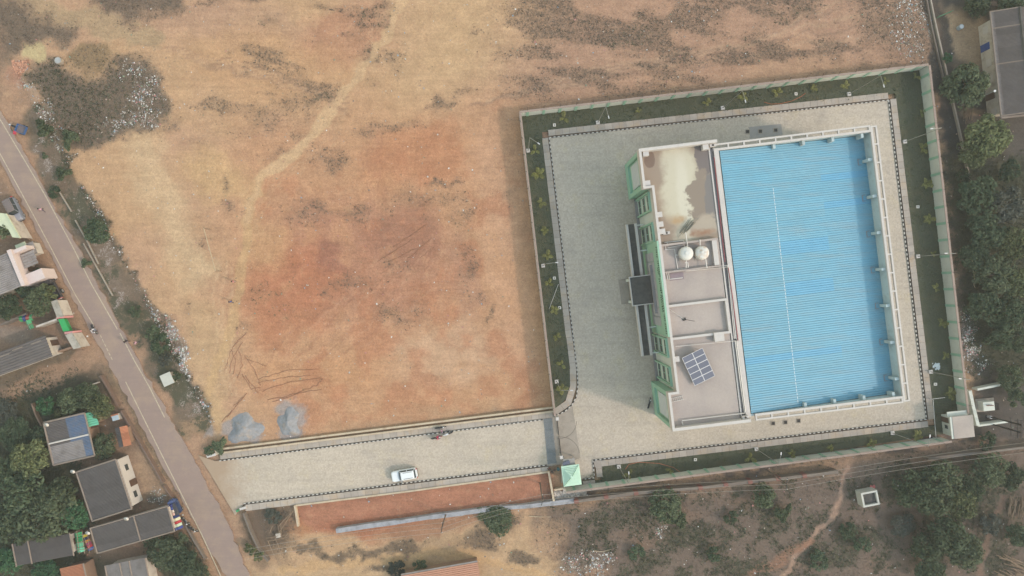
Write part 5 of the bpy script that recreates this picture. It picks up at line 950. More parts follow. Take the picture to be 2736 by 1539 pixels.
# road wall
M_rw = mat('dark_brick_wall', C(126, 104, 94), .95, .12)
lowwall([(267, 1004), (290, 1043), (313, 1084)], 'brown wall along the road above the wall gap', .28, .85, M_rw, 'road_wall'); lowwall([(322, 1098), (380, 1196), (434, 1291)], 'long brown wall along the road below the wall gap', .28, .85, M_rw, 'road_wall'); lowwall([(436, 1298), (448, 1316), (460, 1332)], 'short wall by the blue three-wheeler', .25, .8, M_rw, 'road_wall'); lowwall([(194, 1045), (261, 1022)], 'pale wall strip along the side lane', .2, .6, M_hw); lowwall([(84, 1078), (95, 1110), (112, 1142)], 'brown yard wall beside the bright green tree', .25, .7, M_hb); lowwall([(495, 1405), (520, 1450), (548, 1495)], 'mossy wall beside the lower road trees', .25, .6, M_old); lowwall([(650, 1372), (668, 1420), (690, 1468), (716, 1500)], 'dark stone edge of the plot by the driveway mouth', .3, .8, M_old)
# dishes
for px, py, z, lb in ((125, 1135, 3.9, 'white satellite dish on the patched house'), (195, 1260, 3.9, 'white satellite dish at the upper left corner of the dark roof house'), (338, 1386, 3.8, 'white satellite dish on the long roof with hung clothes'), (235, 1424, 3.4, 'pale satellite dish between the two long roofs')):
    p = P(px, py, z); t = thing('satellite_dish', lb, 'satellite dish', (p.x, p.y, z - .8)); mb = MB(); mb.loft([[(p.x + r_ * math.cos(k * math.pi / 9), p.y + r_ * .8 * math.sin(k * math.pi / 9), z + h + .25 * math.sin(k * math.pi / 9) * r_) for k in range(18)] for r_, h in ((.42, .1), (.3, .03), (.1, -.02))]); mb.build('dish', M_rail, t, smooth=True); MB().tube([(p.x, p.y, z - .8), (p.x, p.y, z - .03)], .04, 5).build('mast', M_iron, t); MB().tube([(p.x, p.y - .3, z), (p.x + .05, p.y + .02, z + .5)], .015, 4).build('feed_arm', M_iron, t)
# clothes and sheets
def cloths(label, pts, cols, z, name='clothes_line', size=(.7, .9)):
    p0 = P(*pts[0], z); t = thing(name, label, 'clothes line', (p0.x, p0.y, 0)); a, b_ = P(*pts[0], z), P(*pts[1], z); d = (b_ - a); th = math.atan2(d.y, d.x); MB().tube([tuple(a), tuple(b_)], .012, 4).build('line', M_rail, t)
    for q in (a, b_): MB().tube([(q.x, q.y, 0), (q.x, q.y, z)], .03, 5).build('post', M_wood, t)
    for i, c in enumerate(cols):
        q = a + d * (i + .5) / len(cols); nn = Vector((-math.sin(th), math.cos(th), 0)); s_ = d.length / len(cols) * .86; v = []
        for j in range(4):
            off = (j / 3 - .5) * size[1]; zz = z - abs(off) * .9 + .02 + random.uniform(-.04, .04)
            for e in (-.5, .5): w_ = q + nn * off + d.normalized() * (e * s_); v.append((w_.x, w_.y, zz))
        mb = MB().add(v, [(0, 1, 3, 2), (2, 3, 5, 4), (4, 5, 7, 6)]); o = mb.build('cloth', mat('cloth', C(*c), .9, .06), t); sol = o.modifiers.new('thickness', 'SOLIDIFY'); sol.thickness = .015
cloths('bright clothes hung at the road end of the long roof', [(450, 1350), (472, 1418)], [(50, 60, 120), (70, 84, 150), (226, 210, 200), (230, 190, 180), (40, 56, 110), (220, 214, 180), (176, 60, 70), (196, 212, 186), (60, 74, 140)], 2.2, size=(.7, 1.7))
cloths('green and blue clothes on a line behind the walled yard', [(48, 852), (84, 848)], [(60, 150, 90), (60, 76, 130), (170, 80, 80), (90, 160, 110)], 2.0, size=(.7, 1.1)); cloths('drooping green cloth on the yard line', [(70, 855), (82, 880)], [(90, 170, 120), (80, 140, 100)], 2.0)
cloths('green and teal sheets hung between the two long roofs', [(203, 1424), (212, 1478)], [(70, 170, 110), (60, 150, 96), (110, 190, 150), (120, 214, 176)], 2.4, size=(.7, 1.3)); cloths('line of small bright clothes between the two long roofs', [(222, 1430), (240, 1472)], [(220, 190, 60), (60, 60, 90), (230, 150, 50), (180, 60, 110), (220, 60, 80), (70, 110, 190)], 2.2, size=(.7, 1.0))
p = P(212, 1450); t = thing('pergola', 'bare bamboo pergola over the yard between the long roofs', 'pergola', (p.x, p.y, 0))
for k in range(4): MB().tube([tuple(P(205 + k * 14, 1418 - k, 2.6)), tuple(P(212 + k * 14, 1480 - k, 2.6))], .05, 5).build('bamboo', M_wood, t)
for k in range(3): MB().tube([tuple(P(205, 1430 + 20 * k, 2.68)), tuple(P(256, 1424 + 20 * k, 2.68))], .05, 5).build('bamboo', M_wood, t)
for q in ((206, 1420), (250, 1416), (212, 1478), (256, 1474)): b_ = P(*q, 2.6); MB().tube([(b_.x, b_.y, 0), (b_.x, b_.y, 2.6)], .06, 5).build('post', M_wood, t)
# ---------------------------------------------------------------- right-hand structures
FP = Frame(P(2575, 1140, 0), R(6)); t = thing('pump_house', 'small pale green pump house with flat grey roof at the compound corner', 'pump house', FP.o, rz=R(6)); (x0, y0), (x1, y1) = FP(2544, 1114, 3.5), FP(2605, 1167, 3.5)
MB().bb(x0 + .2, x1 - .2, y1 + .2, y0 - .2, 0, 3.3).build('wall', M_wall, t, world=False); MB().bb(x0, x1, y1, y0, 3.3, 3.5).build('roof_slab', M_terr, t, world=False); MB().bb(x0 - .35, x0 - .001, y1, y0, 3.25, 3.42).build('roof_edge', M_wall, t, world=False)
o = MB().bb(x0 + .12, x0 + .199, y1 + 1.2, y1 + 2.0, .9, 1.9).build('window', M_white, t, world=False); MB().bb(x0 + .1, x0 + .119, y1 + 1.3, y1 + 1.9, 1.0, 1.8).build('pane', M_glass, o, world=False); MB().bb(x0 + .13, x0 + .198, y0 - 1.4, y0 - .5, 0, 2.1).build('door', M_door, t, world=False); MB().bb(x0 - .3, x1 - .3, y0 - .199, y0 + .7, 2.6, 2.72).build('side_shade', M_wall, t, world=False)
lowwall([(2592, 1044), (2602, 1090), (2614, 1137)], 'pale wall of the transformer yard next to the compound wall', .55, 1.6, M_wall); lowwall([(2614, 1138), (2693, 1127)], 'pale lower wall of the transformer yard', .3, 1.4, M_wall); lowwall([(2612, 1041), (2686, 1026)], 'pale leaning upper wall of the transformer yard', .35, 1.4, M_wall)
p = P(2645, 1085, 1.4); t = thing('transformer', 'grey green transformer box with cooling fins in the walled yard', 'transformer', (p.x, p.y, 0)); MB().box((p.x - .3, p.y, .9), (1.9, 1.5, 1.4), R(6)).build('tank', M_wall, t); MB().box((p.x, p.y, .1), (3.2, 2.2, .2), R(6)).build('plinth', M_conc, t)
for k in range(5): MB().box((p.x + .9 + k * .16, p.y - .1, .85), (.06, 1.2, 1.1), R(6)).build('cooling_fin', M_iron, t)
for k in range(3): MB().cyl((p.x - .7 + .4 * k, p.y + .2), .08, 1.6, 2.1, 8).build('bushing', M_oldr, t)
p = P(2648, 1115, .8); t = thing('meter_post', 'small round topped meter post below the transformer', 'meter', (p.x, p.y, 0)); MB().cyl(p, .25, 0, .9, 10).build('drum', M_alu, t); MB().cyl(p, .15, .9, 1.1, 10).build('cap', M_iron, t)
b0, b1 = P(2640, 1112), P(2718, 1122); t = thing('switch_structure', 'steel lattice switch frame with insulators leaning out at the right edge', 'switchgear', (b0.x, b0.y, 0))
for k in range(2): q = b0 + Vector((0, -1.2 * k, 0)); MB().tube([(q.x, q.y, 0), (q.x, q.y, 8)], .13, 6).build('pole', M_iron, t)
for z in (5.5, 7, 7.8): MB().bar(b0 + Vector((0, .8, 0)), b0 + Vector((0, -2.2, 0)), .12, z, z + .12).build('cross_arm', M_iron, t)
for k in range(8): MB().tube([(b0.x - .6, b0.y + .6 - .4 * k, 7.2), (b0.x + .7, b0.y + .6 - .4 * k, 7.2)], .05, 5).build('insulator', M_iron, t)
# yard fence pipe in the pump-house corner
t = thing('pipe_fence', 'thin white pipe fence around the pump house corner', 'fence', P(2493, 1068)); 
for a, b_ in (((2492, 1066), (2525, 1062)), ((2493, 1068), (2501, 1170)), ((2501, 1171), (2470, 1176))): MB().tube([tuple(P(*a, 1.0)), tuple(P(*b_, 1.0))], .04, 5).build('rail', M_rail, t); q = P(*a, 1.0); MB().tube([(q.x, q.y, 0), (q.x, q.y, 1)], .04, 5).build('post', M_rail, t)
p = P(2499, 978); chips('plastic_bags', np.array([[p.x + random.uniform(-.7, .7), p.y + random.uniform(-.5, .5), .13] for _ in range(26)]), (.12, .4), mat('white_plastic', C(214, 222, 224), .5, .1), label='white plastic scraps on the tree side lawn', cat='plastic scraps')
# small white tank in the scrub
FT = Frame(P(2322, 1335, 0), R(11)); t = thing('open_tank', 'small open white walled tank standing in the scrub', 'tank', FT.o, rz=R(11)); (x0, y0), (x1, y1) = FT(2300, 1318, 2.0), FT(2351, 1348, 2.0)
mb = MB(); mb.bb(x0, x1, y0 - .3, y0, 0, 2).bb(x0, x1, y1, y1 + .3, 0, 2).bb(x0, x0 + .3, y1 + .302, y0 - .302, 0, 1.997).bb(x1 - .3, x1, y1 + .302, y0 - .302, 0, 1.997); mb.build('wall', mat('lime_wash', C(206, 204, 196), .9, .1, 1), t, world=False); MB().bb(x0 + .3, x1 - .3, y1 + .3, y0 - .3, 0, 1.5).build('tank_floor', M_dark, t, world=False); 
p = P(2331, 1302); chips('red_cloth_heap', np.array([[p.x + random.uniform(-.4, .4), p.y + random.uniform(-.25, .25), .05] for _ in range(14)]), (.15, .35), mat('faded_red_cloth', C(196, 110, 108), .9), label='faded red cloth dropped above the small white tank', cat='cloth')
# long shed upper right, drain wall, green fence
t, Lx, Ly = house('long_shed', 'long brown roof shed with white wall at the upper right edge', (2648, 30), (2800, 14), (2670, 312), 4.6, [(0, .46, -.3, .5, M_asb, None), (.46, 1, .5, -.3, M_asb, None)], rib=5, wall=M_hw, inset=.9, cat='shed'); MB().tube([(.46 * Lx, .1, 5.12), (.46 * Lx, -Ly - .1, 5.12)], .28, 6).build('ridge_cap', M_dark, t, world=False)
for fy in (.0, .16, .5, .99): MB().tube([(.02, -Ly * fy, 4.42), (.45 * Lx, -Ly * fy, 5.16)], .1, 5).build('roof_mortar', M_ridge, t, world=False)
MB().bb(.05, .95, -Ly + .05, -.05, 4.33, 4.42).build('eave_strip', M_asb2, t, world=False)
MB().tube([(.0, .1, 4.35), (.0, -Ly - .1, 4.35)], .14, 6).build('eave_gutter', M_ridge, t, world=False); MB().bb(0, Lx, -Ly - .3, -Ly, 4.2, 4.4).build('verge_board', M_ridge, t, world=False)
for k in range(6): y = -1.5 - k * 2.8; opening(t, 'door' if k in (1, 4) else 'window', .84, .899, y - 1.2, y, 0 if k in (1, 4) else 1, 2.2, None if k != 1 else mat('blue_door', C(60, 84, 150)))
lowwall([(2484, -20), (2500, 60), (2516, 130), (2532, 200), (2552, 290), (2575, 390), (2592, 480)], 'pale drain edge winding along the right hand trees', .22, .5, M_conc, 'drain_edge'); lowwall([(2474, -20), (2490, 70), (2506, 140), (2524, 215)], 'dark inner drain edge beside the field corner', .2, .3, M_old, 'drain_edge')
t = thing('green_fence', 'green metal fence panel at the upper right yard', 'fence', P(2515, 40)); a, b_ = P(2510, 43, 1.2), P(2548, 27, 1.2); M_gf = mat('green_paint', C(96, 150, 118), .6); MB().bar(a, b_, .05, 1.1, 1.2).build('rail', M_gf, t); MB().bar(a, b_, .05, .3, .38).build('rail', M_gf, t)
for k in range(9): q = a + (b_ - a) * k / 8; MB().box((q.x, q.y, .6), (.04, .04, 1.2)).build('picket', M_gf, t)
p = P(2569, 71, .8); t = thing('water_drum', 'small pale blue drum on the sandy upper right yard', 'drum', (p.x, p.y, 0)); MB().cyl(p, .4, 0, .85, 12).build('drum', mat('blue_grey_drum', C(170, 180, 190), .5), t); MB().cyl(p, .34, .851, .88, 12).build('lid', M_alu, t)
p = P(2580, 300, 0); t = thing('yard_lamp', 'thin lamp post leaning over the upper right shrubs', 'lamp post', (p.x, p.y, 0)); MB().tube([tuple(P(2568, 282, 0)), tuple(P(2592, 270, 0) + Vector((0, 0, 6)))], .06, 5).build('pole', M_pole, t); q = P(2592, 270, 0); MB().cyl((q.x, q.y), .2, 6, 6.2, 10).build('lamp_head', M_alu, t)
for (px, py, n_, sp, ang_, lb) in ((2712, 1352, 26, 20, 80, 'stack of bare poles at the right edge beside the dirt path'), (2705, 1515, 34, 34, -25, 'heap of dry timber poles at the lower right corner'), (2585, 300, 12, 12, 75, 'stack of planks by the shrub next to the long shed')):
    p = P(px, py); t = thing('timber_pile', lb, 'timber', (p.x, p.y, 0))
    for k in range(n_): a = R(ang_ + random.uniform(-14, 14)); L = random.uniform(1.0, 2.4); o = p + Vector((random.uniform(-sp, sp) / PPM, random.uniform(-sp, sp) / PPM * .8, .1 + .02 * k)); d = Vector((math.cos(a), math.sin(a), 0)) * L / 1.4; MB().tube([tuple(o - d), tuple(o + d)], .06, 5).build('pole', M_wood, t)
# bamboo frame by the driveway mouth, fallen branch, bin
p = P(745, 1430); t = thing('bamboo_heap', 'tangle of bamboo poles on the plot beside the driveway mouth', 'bamboo', (p.x, p.y, 0))
for a, b_ in (((712, 1438), (760, 1430)), ((714, 1446), (768, 1436)), ((742, 1400), (748, 1440)), ((750, 1398), (752, 1438)), ((735, 1440), (785, 1362)), ((716, 1446), (735, 1492)), ((738, 1444), (754, 1486)), ((720, 1425), (728, 1405)), ((756, 1440), (770, 1425)), ((745, 1405), (776, 1372))): MB().tube([tuple(P(*a, random.uniform(.1, .6))), tuple(P(*b_, random.uniform(.1, .9)))], .055, 5).build('bamboo', M_wood, t)
p = P(746, 1428); MB().box((p.x, p.y, .35), (.8, .7, .5), .2).build('crate', M_hw, t)
for pts, lb in (([(2597, 690), (2600, 720), (2604, 745), (2602, 762), (2606, 770)], 'pale dead branch on the ground right of the compound wall'), ([(1588, 1472), (1610, 1474), (1632, 1468)], 'pale fallen branch on the scrub below the power lines'), ([(1414, 1379), (1440, 1381), (1472, 1381)], 'pale fallen post beside the retaining wall')): tag(MB().tube([tuple(P(a, b_, .05)) for a, b_ in pts], .07, 5, 0, .03).build('dead_branch', M_cream), lb, 'branch')
# power line
poles = [(1192, 1371, 7.5, 'short timber power pole by the retaining wall'), (1443, 1291, 9.6, 'timber power pole standing on the red soil plot'), (2050, 1256, 8.8, 'power pole standing outside the pale green wall')]
M_pw = mat('weathered_pole', C(120, 106, 96), .9, .1); tops = []
for px, py, h, lb in poles:
    p = P(px, py); t = thing('power_pole', lb, 'power pole', (p.x, p.y, 0)); MB().tube([(p.x, p.y, -.1), (p.x, p.y, h)], .14, 7, 0, .09).build('pole', M_pw, t); MB().box((p.x, p.y, h - .3), (.1, 1.9, .1), R(-8)).build('cross_arm', M_iron, t)
    for k in (-.8, 0, .8): MB().cyl((p.x, p.y + k), .05, h - .24, h - .05, 6).build('insulator', M_rail, t)
    tops.append((p, h))
e2 = P(2860, 1182); tops.append((Vector((P(2850, 1183, 9).x, P(2850, 1183, 9).y, 0)), 9.0)); tops.insert(0, (P(700, 1440), 7.0)); M_wire = mat('wire', C(170, 162, 154), .6, 0)
for k, lb in ((-.8, 'lowest wire in the picture of the three power lines'), (0, 'middle wire of the three power lines'), (.8, 'topmost wire in the picture of the three power lines')):
    pts = []
    for (a, ha), (b_, hb_) in zip(tops[:-1], tops[1:]):
        for i in range(12): s_ = i / 12; q = a.lerp(b_, s_); pts.append((q.x, q.y + k, ha + (hb_ - ha) * s_ - .1 - 1.2 * 4 * s_ * (1 - s_)))
    tag(MB().tube(pts, .022, 4).build('power_line', M_wire), lb, 'wire')
# ---------------------------------------------------------------- vehicles
M_tyre = mat('tyre', (.02, .02, .02), .8, 0); M_rim = mat('rim', (.4, .4, .42), .4, 0, metal=.6); M_carw = mat('car_white', (.62, .63, .64), .35, .02, spec=.5); M_blk = mat('black_plastic', (.025, .025, .028), .6, 0); M_chr = mat('chrome', (.55, .55, .56), .25, 0, metal=.8); M_lampg = mat('lamp_glass', (.5, .5, .5), .15, 0, spec=.6); M_redl = mat('tail_red', (.4, .03, .03), .3, 0)
def rr(lx, ly, r_, cx=0, cy=0, n=4):
    out = []
    for sx_, sy_, a0 in ((1, 1, 0), (-1, 1, 90), (-1, -1, 180), (1, -1, 270)):
        for k in range(n + 1): a = R(a0 + 90 * k / n); out.append((cx + sx_ * (lx / 2 - r_) + r_ * math.cos(a), cy + sy_ * (ly / 2 - r_) + r_ * math.sin(a)))
    return out
def ring(pts, z): return [(x, y, z) for x, y in pts]
def wheel(t, x, y, r_=.34, wd=.22, name='wheel'):
    mb = MB(); n = 16; mb.loft([[(x + q * math.cos(2 * math.pi * k / n), y + s_ * wd / 2, r_ + q * math.sin(2 * math.pi * k / n)) for k in range(n)] for q, s_ in ((r_ * .7, -1), (r_ * .97, -.9), (r_, 0), (r_ * .97, .9), (r_ * .7, 1))]); o = mb.build(name, M_tyre, t, world=False)
    mb = MB(); mb.loft([[(x + r_ * .62 * math.cos(2 * math.pi * k / n), y + s_ * (wd / 2 + .012), r_ + r_ * .62 * math.sin(2 * math.pi * k / n)) for k in range(n)] for s_ in (-1, 1)]); mb.build('rim', M_rim, o, world=False)
def carlike(t, L, Wd, zb, zh, zr, body, hood, cab0, cab1, roofm=None, rack=False):
    MB().loft([ring(rr(L * .97, Wd * .96, .35), .28), ring(rr(L, Wd, .42), .5), ring(rr(L, Wd, .42), zb - .1), ring(rr(L * .97, Wd * .94, .4), zb)]).build('body', body, t, world=False)
    hx = (L / 2 + cab1) / 2; MB().loft([ring(rr(L / 2 - cab1 - .1, Wd * .84, .25, hx), zb + .001), ring(rr(L / 2 - cab1 - .35, Wd * .78, .22, hx - .05), zh)]).build('bonnet', hood, t, world=False)
    cl, cm = cab1 - cab0, (cab1 + cab0) / 2; MB().loft([ring(rr(cl, Wd * .9, .2, cm), zb - .02), ring(rr(cl * .74, Wd * .74, .18, cm - .1), zr - .08)]).build('glasshouse', M_glass, t, world=False)
    rf = MB().loft([ring(rr(cl * .78, Wd * .76, .2, cm - .12), zr - .08), ring(rr(cl * .78, Wd * .76, .2, cm - .12), zr - .03), ring(rr(cl * .68, Wd * .66, .2, cm - .12), zr)]).build('roof', roofm or hood, t, world=False)
    for s_ in (-1, 1): MB().tube([(cm - .12 - cl * .3, s_ * Wd * .29, zr + .03), (cm - .12 + cl * .25, s_ * Wd * .29, zr + .03)], .03, 5).build('roof_rail', M_blk, rf, world=False)
    for s_ in (-1, 1):
        for x0, z0, x1, z1 in ((cab1 - .05, zb, cm - .12 + cl * .37, zr - .06), (cab0 + .05, zb, cm - .12 - cl * .37, zr - .06), (cm, zb, cm - .1, zr - .06)): MB().tube([(x0, s_ * Wd * .44, z0), (x1, s_ * Wd * .375, z1)], .05, 4).build('pillar', body, t, world=False)
        MB().box((cab1 - .35, s_ * (Wd / 2 + .1), zb + .08), (.12, .2, .14)).build('mirror', body, t, world=False)
        MB().box((L / 2 - .12, s_ * Wd * .36, zb - .14), (.2, .28, .14)).build('headlight', M_lampg, t, world=False); MB().box((-L / 2 + .06, s_ * Wd * .4, zb - .05), (.1, .2, .3)).build('tail_light', M_redl, t, world=False)
        for x in (L * .31, -L * .31): wheel(t, x, s_ * (Wd / 2 - .11))
    MB().box((L / 2, 0, .5), (.1, Wd * .7, .18)).build('bumper', M_blk, t, world=False); MB().box((-L / 2, 0, .5), (.1, Wd * .8, .18)).build('bumper', M_blk, t, world=False)
p = P(1083, 1265); t = thing('car', 'white sport utility car on the driveway with one front door open', 'car', (p.x, p.y, .05), rz=math.atan2(-.17, -1)); carlike(t, 4.4, 1.8, 1.05, 1.12, 1.72, M_carw, M_carw, -1.95, .95)
dr = MB().box((.62, 1.28, .72), (.06, .95, .75), R(-38)).build('open_door', M_carw, t, world=False); MB().box((.62, 1.28, 1.28), (.04, .85, .38), R(-38)).build('door_window', M_glass, dr, world=False)
p = P(47, 562); t = thing('jeep', 'grey brown jeep with a slatted roof rack parked by the road', 'jeep', (p.x, p.y, 0), rz=math.atan2(-1, .5)); M_jeep = mat('dull_grey_paint', C(138, 126, 124), .6, .08); carlike(t, 4.3, 1.75, 1.15, 1.25, 1.9, mat('jeep_blue_grey', C(130, 134, 148), .5, .06), mat('jeep_bonnet', C(160, 160, 172), .5, .06), -2.0, .9, M_jeep)
for k in range(6): MB().box((-.62 + k * .32 - .9, 0, 1.95), (.2, 1.3, .05)).build('roof_slat', M_jeep, t, world=False)
# motorcycle prototype
def moto(name='motorcycle', tank=M_blk):
    t = thing(name, 'x', 'motorcycle', (0, 0, 0), rz=1e-5)
    for x in (-.65, .65): wheel(t, x, 0, .3, .11)
    MB().loft([ring(rr(.6, .26, .1, .12), .62), ring(rr(.62, .32, .12, .14), .78), ring(rr(.45, .2, .08, .12), .9)]).build('fuel_tank', tank, t, world=False); MB().loft([ring(rr(.85, .26, .1, -.5), .66), ring(rr(.8, .28, .1, -.5), .78), ring(rr(.7, .22, .08, -.5), .82)]).build('seat', M_blk, t, world=False)
    MB().box((0, 0, .42), (.5, .26, .32)).build('engine', M_rim, t, world=False); MB().tube([(.62, 0, .32), (.42, 0, .92)], .05, 5).build('fork', M_chr, t, world=False); MB().tube([(.3, -.36, 1.02), (.42, -.12, .98), (.42, .12, .98), (.3, .36, 1.02)], .025, 5).build('handlebar', M_chr, t, world=False)
    MB().cyl((.55, 0), .1, .82, .96, 10).build('headlamp', M_lampg, t, world=False); MB().tube([(-.1, -.14, .3), (-.9, -.18, .38)], .05, 6).build('exhaust', M_chr, t, world=False); MB().tube([(-.75, 0, .66), (-1.02, 0, .58)], .07, 5).build('mudguard', M_blk, t, world=False); MB().tube([(.45, 0, .62), (.86, 0, .6)], .06, 5).build('mudguard', tank, t, world=False)
    return t
M_sil = mat('silver_paint', (.5, .5, .52), .35, 0); M_mred = mat('red_paint', (.32, .03, .05), .4, 0)
PB, PS, PR = moto(), moto(tank=M_sil), moto(tank=M_mred); used = set()
for proto, px, py, ang_, lb in ((PB, 1178, 1140, 8, 'black motorcycle parked against the drain wall of the driveway'), (PS, 1197, 1157, 200, 'silver motorcycle in the middle of the driveway group'), (PR, 1168, 1167, 12, 'red motorcycle lowest of the driveway group'), (PB, 1733, 1075, 75, 'dark motorcycle parked in the shade by the hall'), (PB, 257, 880, -62, 'motorcycle riding along the road edge by the green gate'), (PB, 500, 1390, -45, 'dark motorcycle by the hung clothes, nearer the wall'), (PB, 520, 1411, -30, 'dark motorcycle by the hung clothes, nearer the road')):
    m = proto if proto.name not in used else copy_tree(proto); used.add(proto.name); p = P(px, py); m.location = (p.x, p.y, .05); m.rotation_euler = (0, 0, R(ang_)); m['label'] = lb; m['group'] = 'motorcycles'
# cargo trike, trailer, three-wheeler
p = P(58, 345); t = thing('cargo_trike', 'blue cargo tricycle with a black motorcycle front and red seat board', 'cargo tricycle', (p.x, p.y, .03), rz=R(158)); M_cb = mat('cart_blue', C(72, 104, 156), .6, .08); M_cw = mat('cart_bed', C(128, 116, 118), .8, .1)
MB().box((-.55, 0, .62), (1.7, 1.3, .08)).build('bed_floor', M_cw, t, world=False)
for x, y, sx_, sy_ in ((-1.38, 0, .07, 1.34), (.28, 0, .07, 1.34), (-.55, .66, 1.58, .07), (-.55, -.66, 1.58, .07)): MB().box((x, y, .85), (sx_, sy_, .42)).build('bed_side', M_cb, t, world=False)
MB().box((.2, .95, .9), (.5, .62, .1), .2).build('seat_board', mat('red_board', C(196, 62, 80), .6), t, world=False)
for y in (-.78, .78): wheel(t, -.7, y, .33, .16)
wheel(t, 1.5, 0, .31, .12); MB().loft([ring(rr(.9, .3, .1, .8), .6), ring(rr(.85, .34, .12, .8), .85)]).build('fuel_tank', M_blk, t, world=False); MB().tube([(1.25, -.45, 1.05), (1.35, 0, 1.0), (1.25, .45, 1.05)], .03, 5).build('handlebar', M_chr, t, world=False); MB().cyl((1.5, 0), .12, .85, 1.0, 10).build('headlamp', M_lampg, t, world=False); MB().tube([(1.5, 0, .31), (1.3, 0, 1.0)], .05, 5).build('fork', M_chr, t, world=False)
p = P(153, 776); t = thing('tipper_trailer', 'dark open trailer with a red and white tailboard parked on the verge', 'trailer', (p.x, p.y, 0), rz=R(118)); M_tr = mat('trailer_dark', C(78, 74, 78), .7, .12); MB().box((-.3, 0, .8), (3.0, 1.7, .1)).build('bed_floor', M_tr, t, world=False)
for x, y, sx_, sy_, m_ in ((1.16, 0, .08, 1.76, M_tr), (-.3, .84, 2.84, .08, M_tr), (-.3, -.84, 2.84, .08, M_tr)): MB().box((x, y, 1.1), (sx_, sy_, .6)).build('bed_side', m_, t, world=False)
tb = MB().box((-1.78, 0, 1.1), (.1, 1.7, .55)).build('tailboard', mat('tail_red_paint', C(176, 70, 66), .6), t, world=False); MB().box((-1.84, 0, 1.1), (.02, 1.5, .3)).build('tail_panel', M_carw, tb, world=False)
for y in (-.95, .95): wheel(t, -.6, y, .42, .24); wheel(t, 1.9, y * .8, .36, .2)
MB().loft([ring(rr(1.5, 1.5, .3, 1.95), .5), ring(rr(1.5, 1.5, .3, 1.95), 1.3), ring(rr(1.2, 1.3, .25, 1.9), 1.75)]).build('cab', M_tr, t, world=False); MB().box((2.5, 0, 1.45), (.06, 1.1, .4), 0).build('windscreen', M_glass, t, world=False)
p = P(474, 1350); t = thing('auto_rickshaw', 'three-wheeler with a black canopy and blue front beside the hung clothes', 'three-wheeler', (p.x, p.y, 0), rz=R(115)); M_cv = mat('black_canvas', C(76, 76, 82), .9, .1); MB().loft([ring(rr(2.5, 1.4, .25), .35), ring(rr(2.6, 1.5, .3), .9)]).build('body', mat('rickshaw_blue', C(70, 84, 120), .5), t, world=False); MB().loft([ring(rr(2.1, 1.45, .2, -.35), 1.65), ring(rr(2.1, 1.45, .2, -.35), 1.78), ring(rr(1.8, 1.2, .2, -.35), 1.86)]).build('canopy', M_cv, t, world=False)
MB().loft([ring(rr(.7, 1.2, .3, 1.15), .9), ring(rr(.45, 1.0, .22, 1.05), 1.7)]).build('front_cowl', mat('rickshaw_cowl', C(86, 102, 150), .5), t, world=False); MB().box((1.2, 0, 1.3), (.3, .9, .4)).build('windscreen', M_glass, t, world=False)
for x, y in ((-.85, -.68), (-.85, .68), (1.15, 0)): wheel(t, x, y, .26, .16)
for x, y in ((-1.3, -.65), (-1.3, .65), (.55, -.65), (.55, .65)): MB().tube([(x, y, .88), (x, y, 1.66)], .03, 5).build('post', M_blk, t, world=False)
# ---------------------------------------------------------------- people
def skeleton(pose):
    st = {'stand': (0, 0, .1, .1), 'walk': (.28, -.26, .3, -.28), 'ride': (.42, .42, .5, .5)}[pose]; s = pose == 'ride'
    J = {'pel': (0, 0, .95), 'spine': (.02, 0, 1.2), 'chest': (.03, 0, 1.38), 'neck': (.03, 0, 1.5), 'head': (.05, 0, 1.62), 'crown': (.04, 0, 1.74)}; E = [('pel', 'spine'), ('spine', 'chest'), ('chest', 'neck'), ('neck', 'head'), ('head', 'crown')]; Rr = {'pel': .15, 'spine': .135, 'chest': .155, 'neck': .055, 'head': .1, 'crown': .075}
    for sd, nm, fx, ax in ((1, 'l', st[0], st[3]), (-1, 'r', st[1], st[2])):
        J.update({'hip' + nm: (0, .09 * sd, .9), 'kn' + nm: ((.4, .2 * sd, .8) if s else (fx * .6 + .03, .1 * sd, .5)), 'an' + nm: ((.32, .22 * sd, .38) if s else (fx, .1 * sd, .08)), 'to' + nm: ((.5, .22 * sd, .33) if s else (fx + .18, .11 * sd, .04)),
                  'sh' + nm: (.03, .19 * sd, 1.4), 'el' + nm: ((.25, .28 * sd, 1.18) if s else (ax * .4 - .03, .26 * sd, 1.12)), 'wr' + nm: ((.5, .3 * sd, 1.08) if s else (ax + .06, .27 * sd, .88)), 'ha' + nm: ((.58, .3 * sd, 1.06) if s else (ax + .1, .26 * sd, .78))})
        E += [('pel', 'hip' + nm), ('hip' + nm, 'kn' + nm), ('kn' + nm, 'an' + nm), ('an' + nm, 'to' + nm), ('chest', 'sh' + nm), ('sh' + nm, 'el' + nm), ('el' + nm, 'wr' + nm), ('wr' + nm, 'ha' + nm)]
        Rr.update({'hip' + nm: .1, 'kn' + nm: .065, 'an' + nm: .045, 'to' + nm: .035, 'sh' + nm: .07, 'el' + nm: .045, 'wr' + nm: .033, 'ha' + nm: .03})
    return J, E, Rr
BODIES = {}
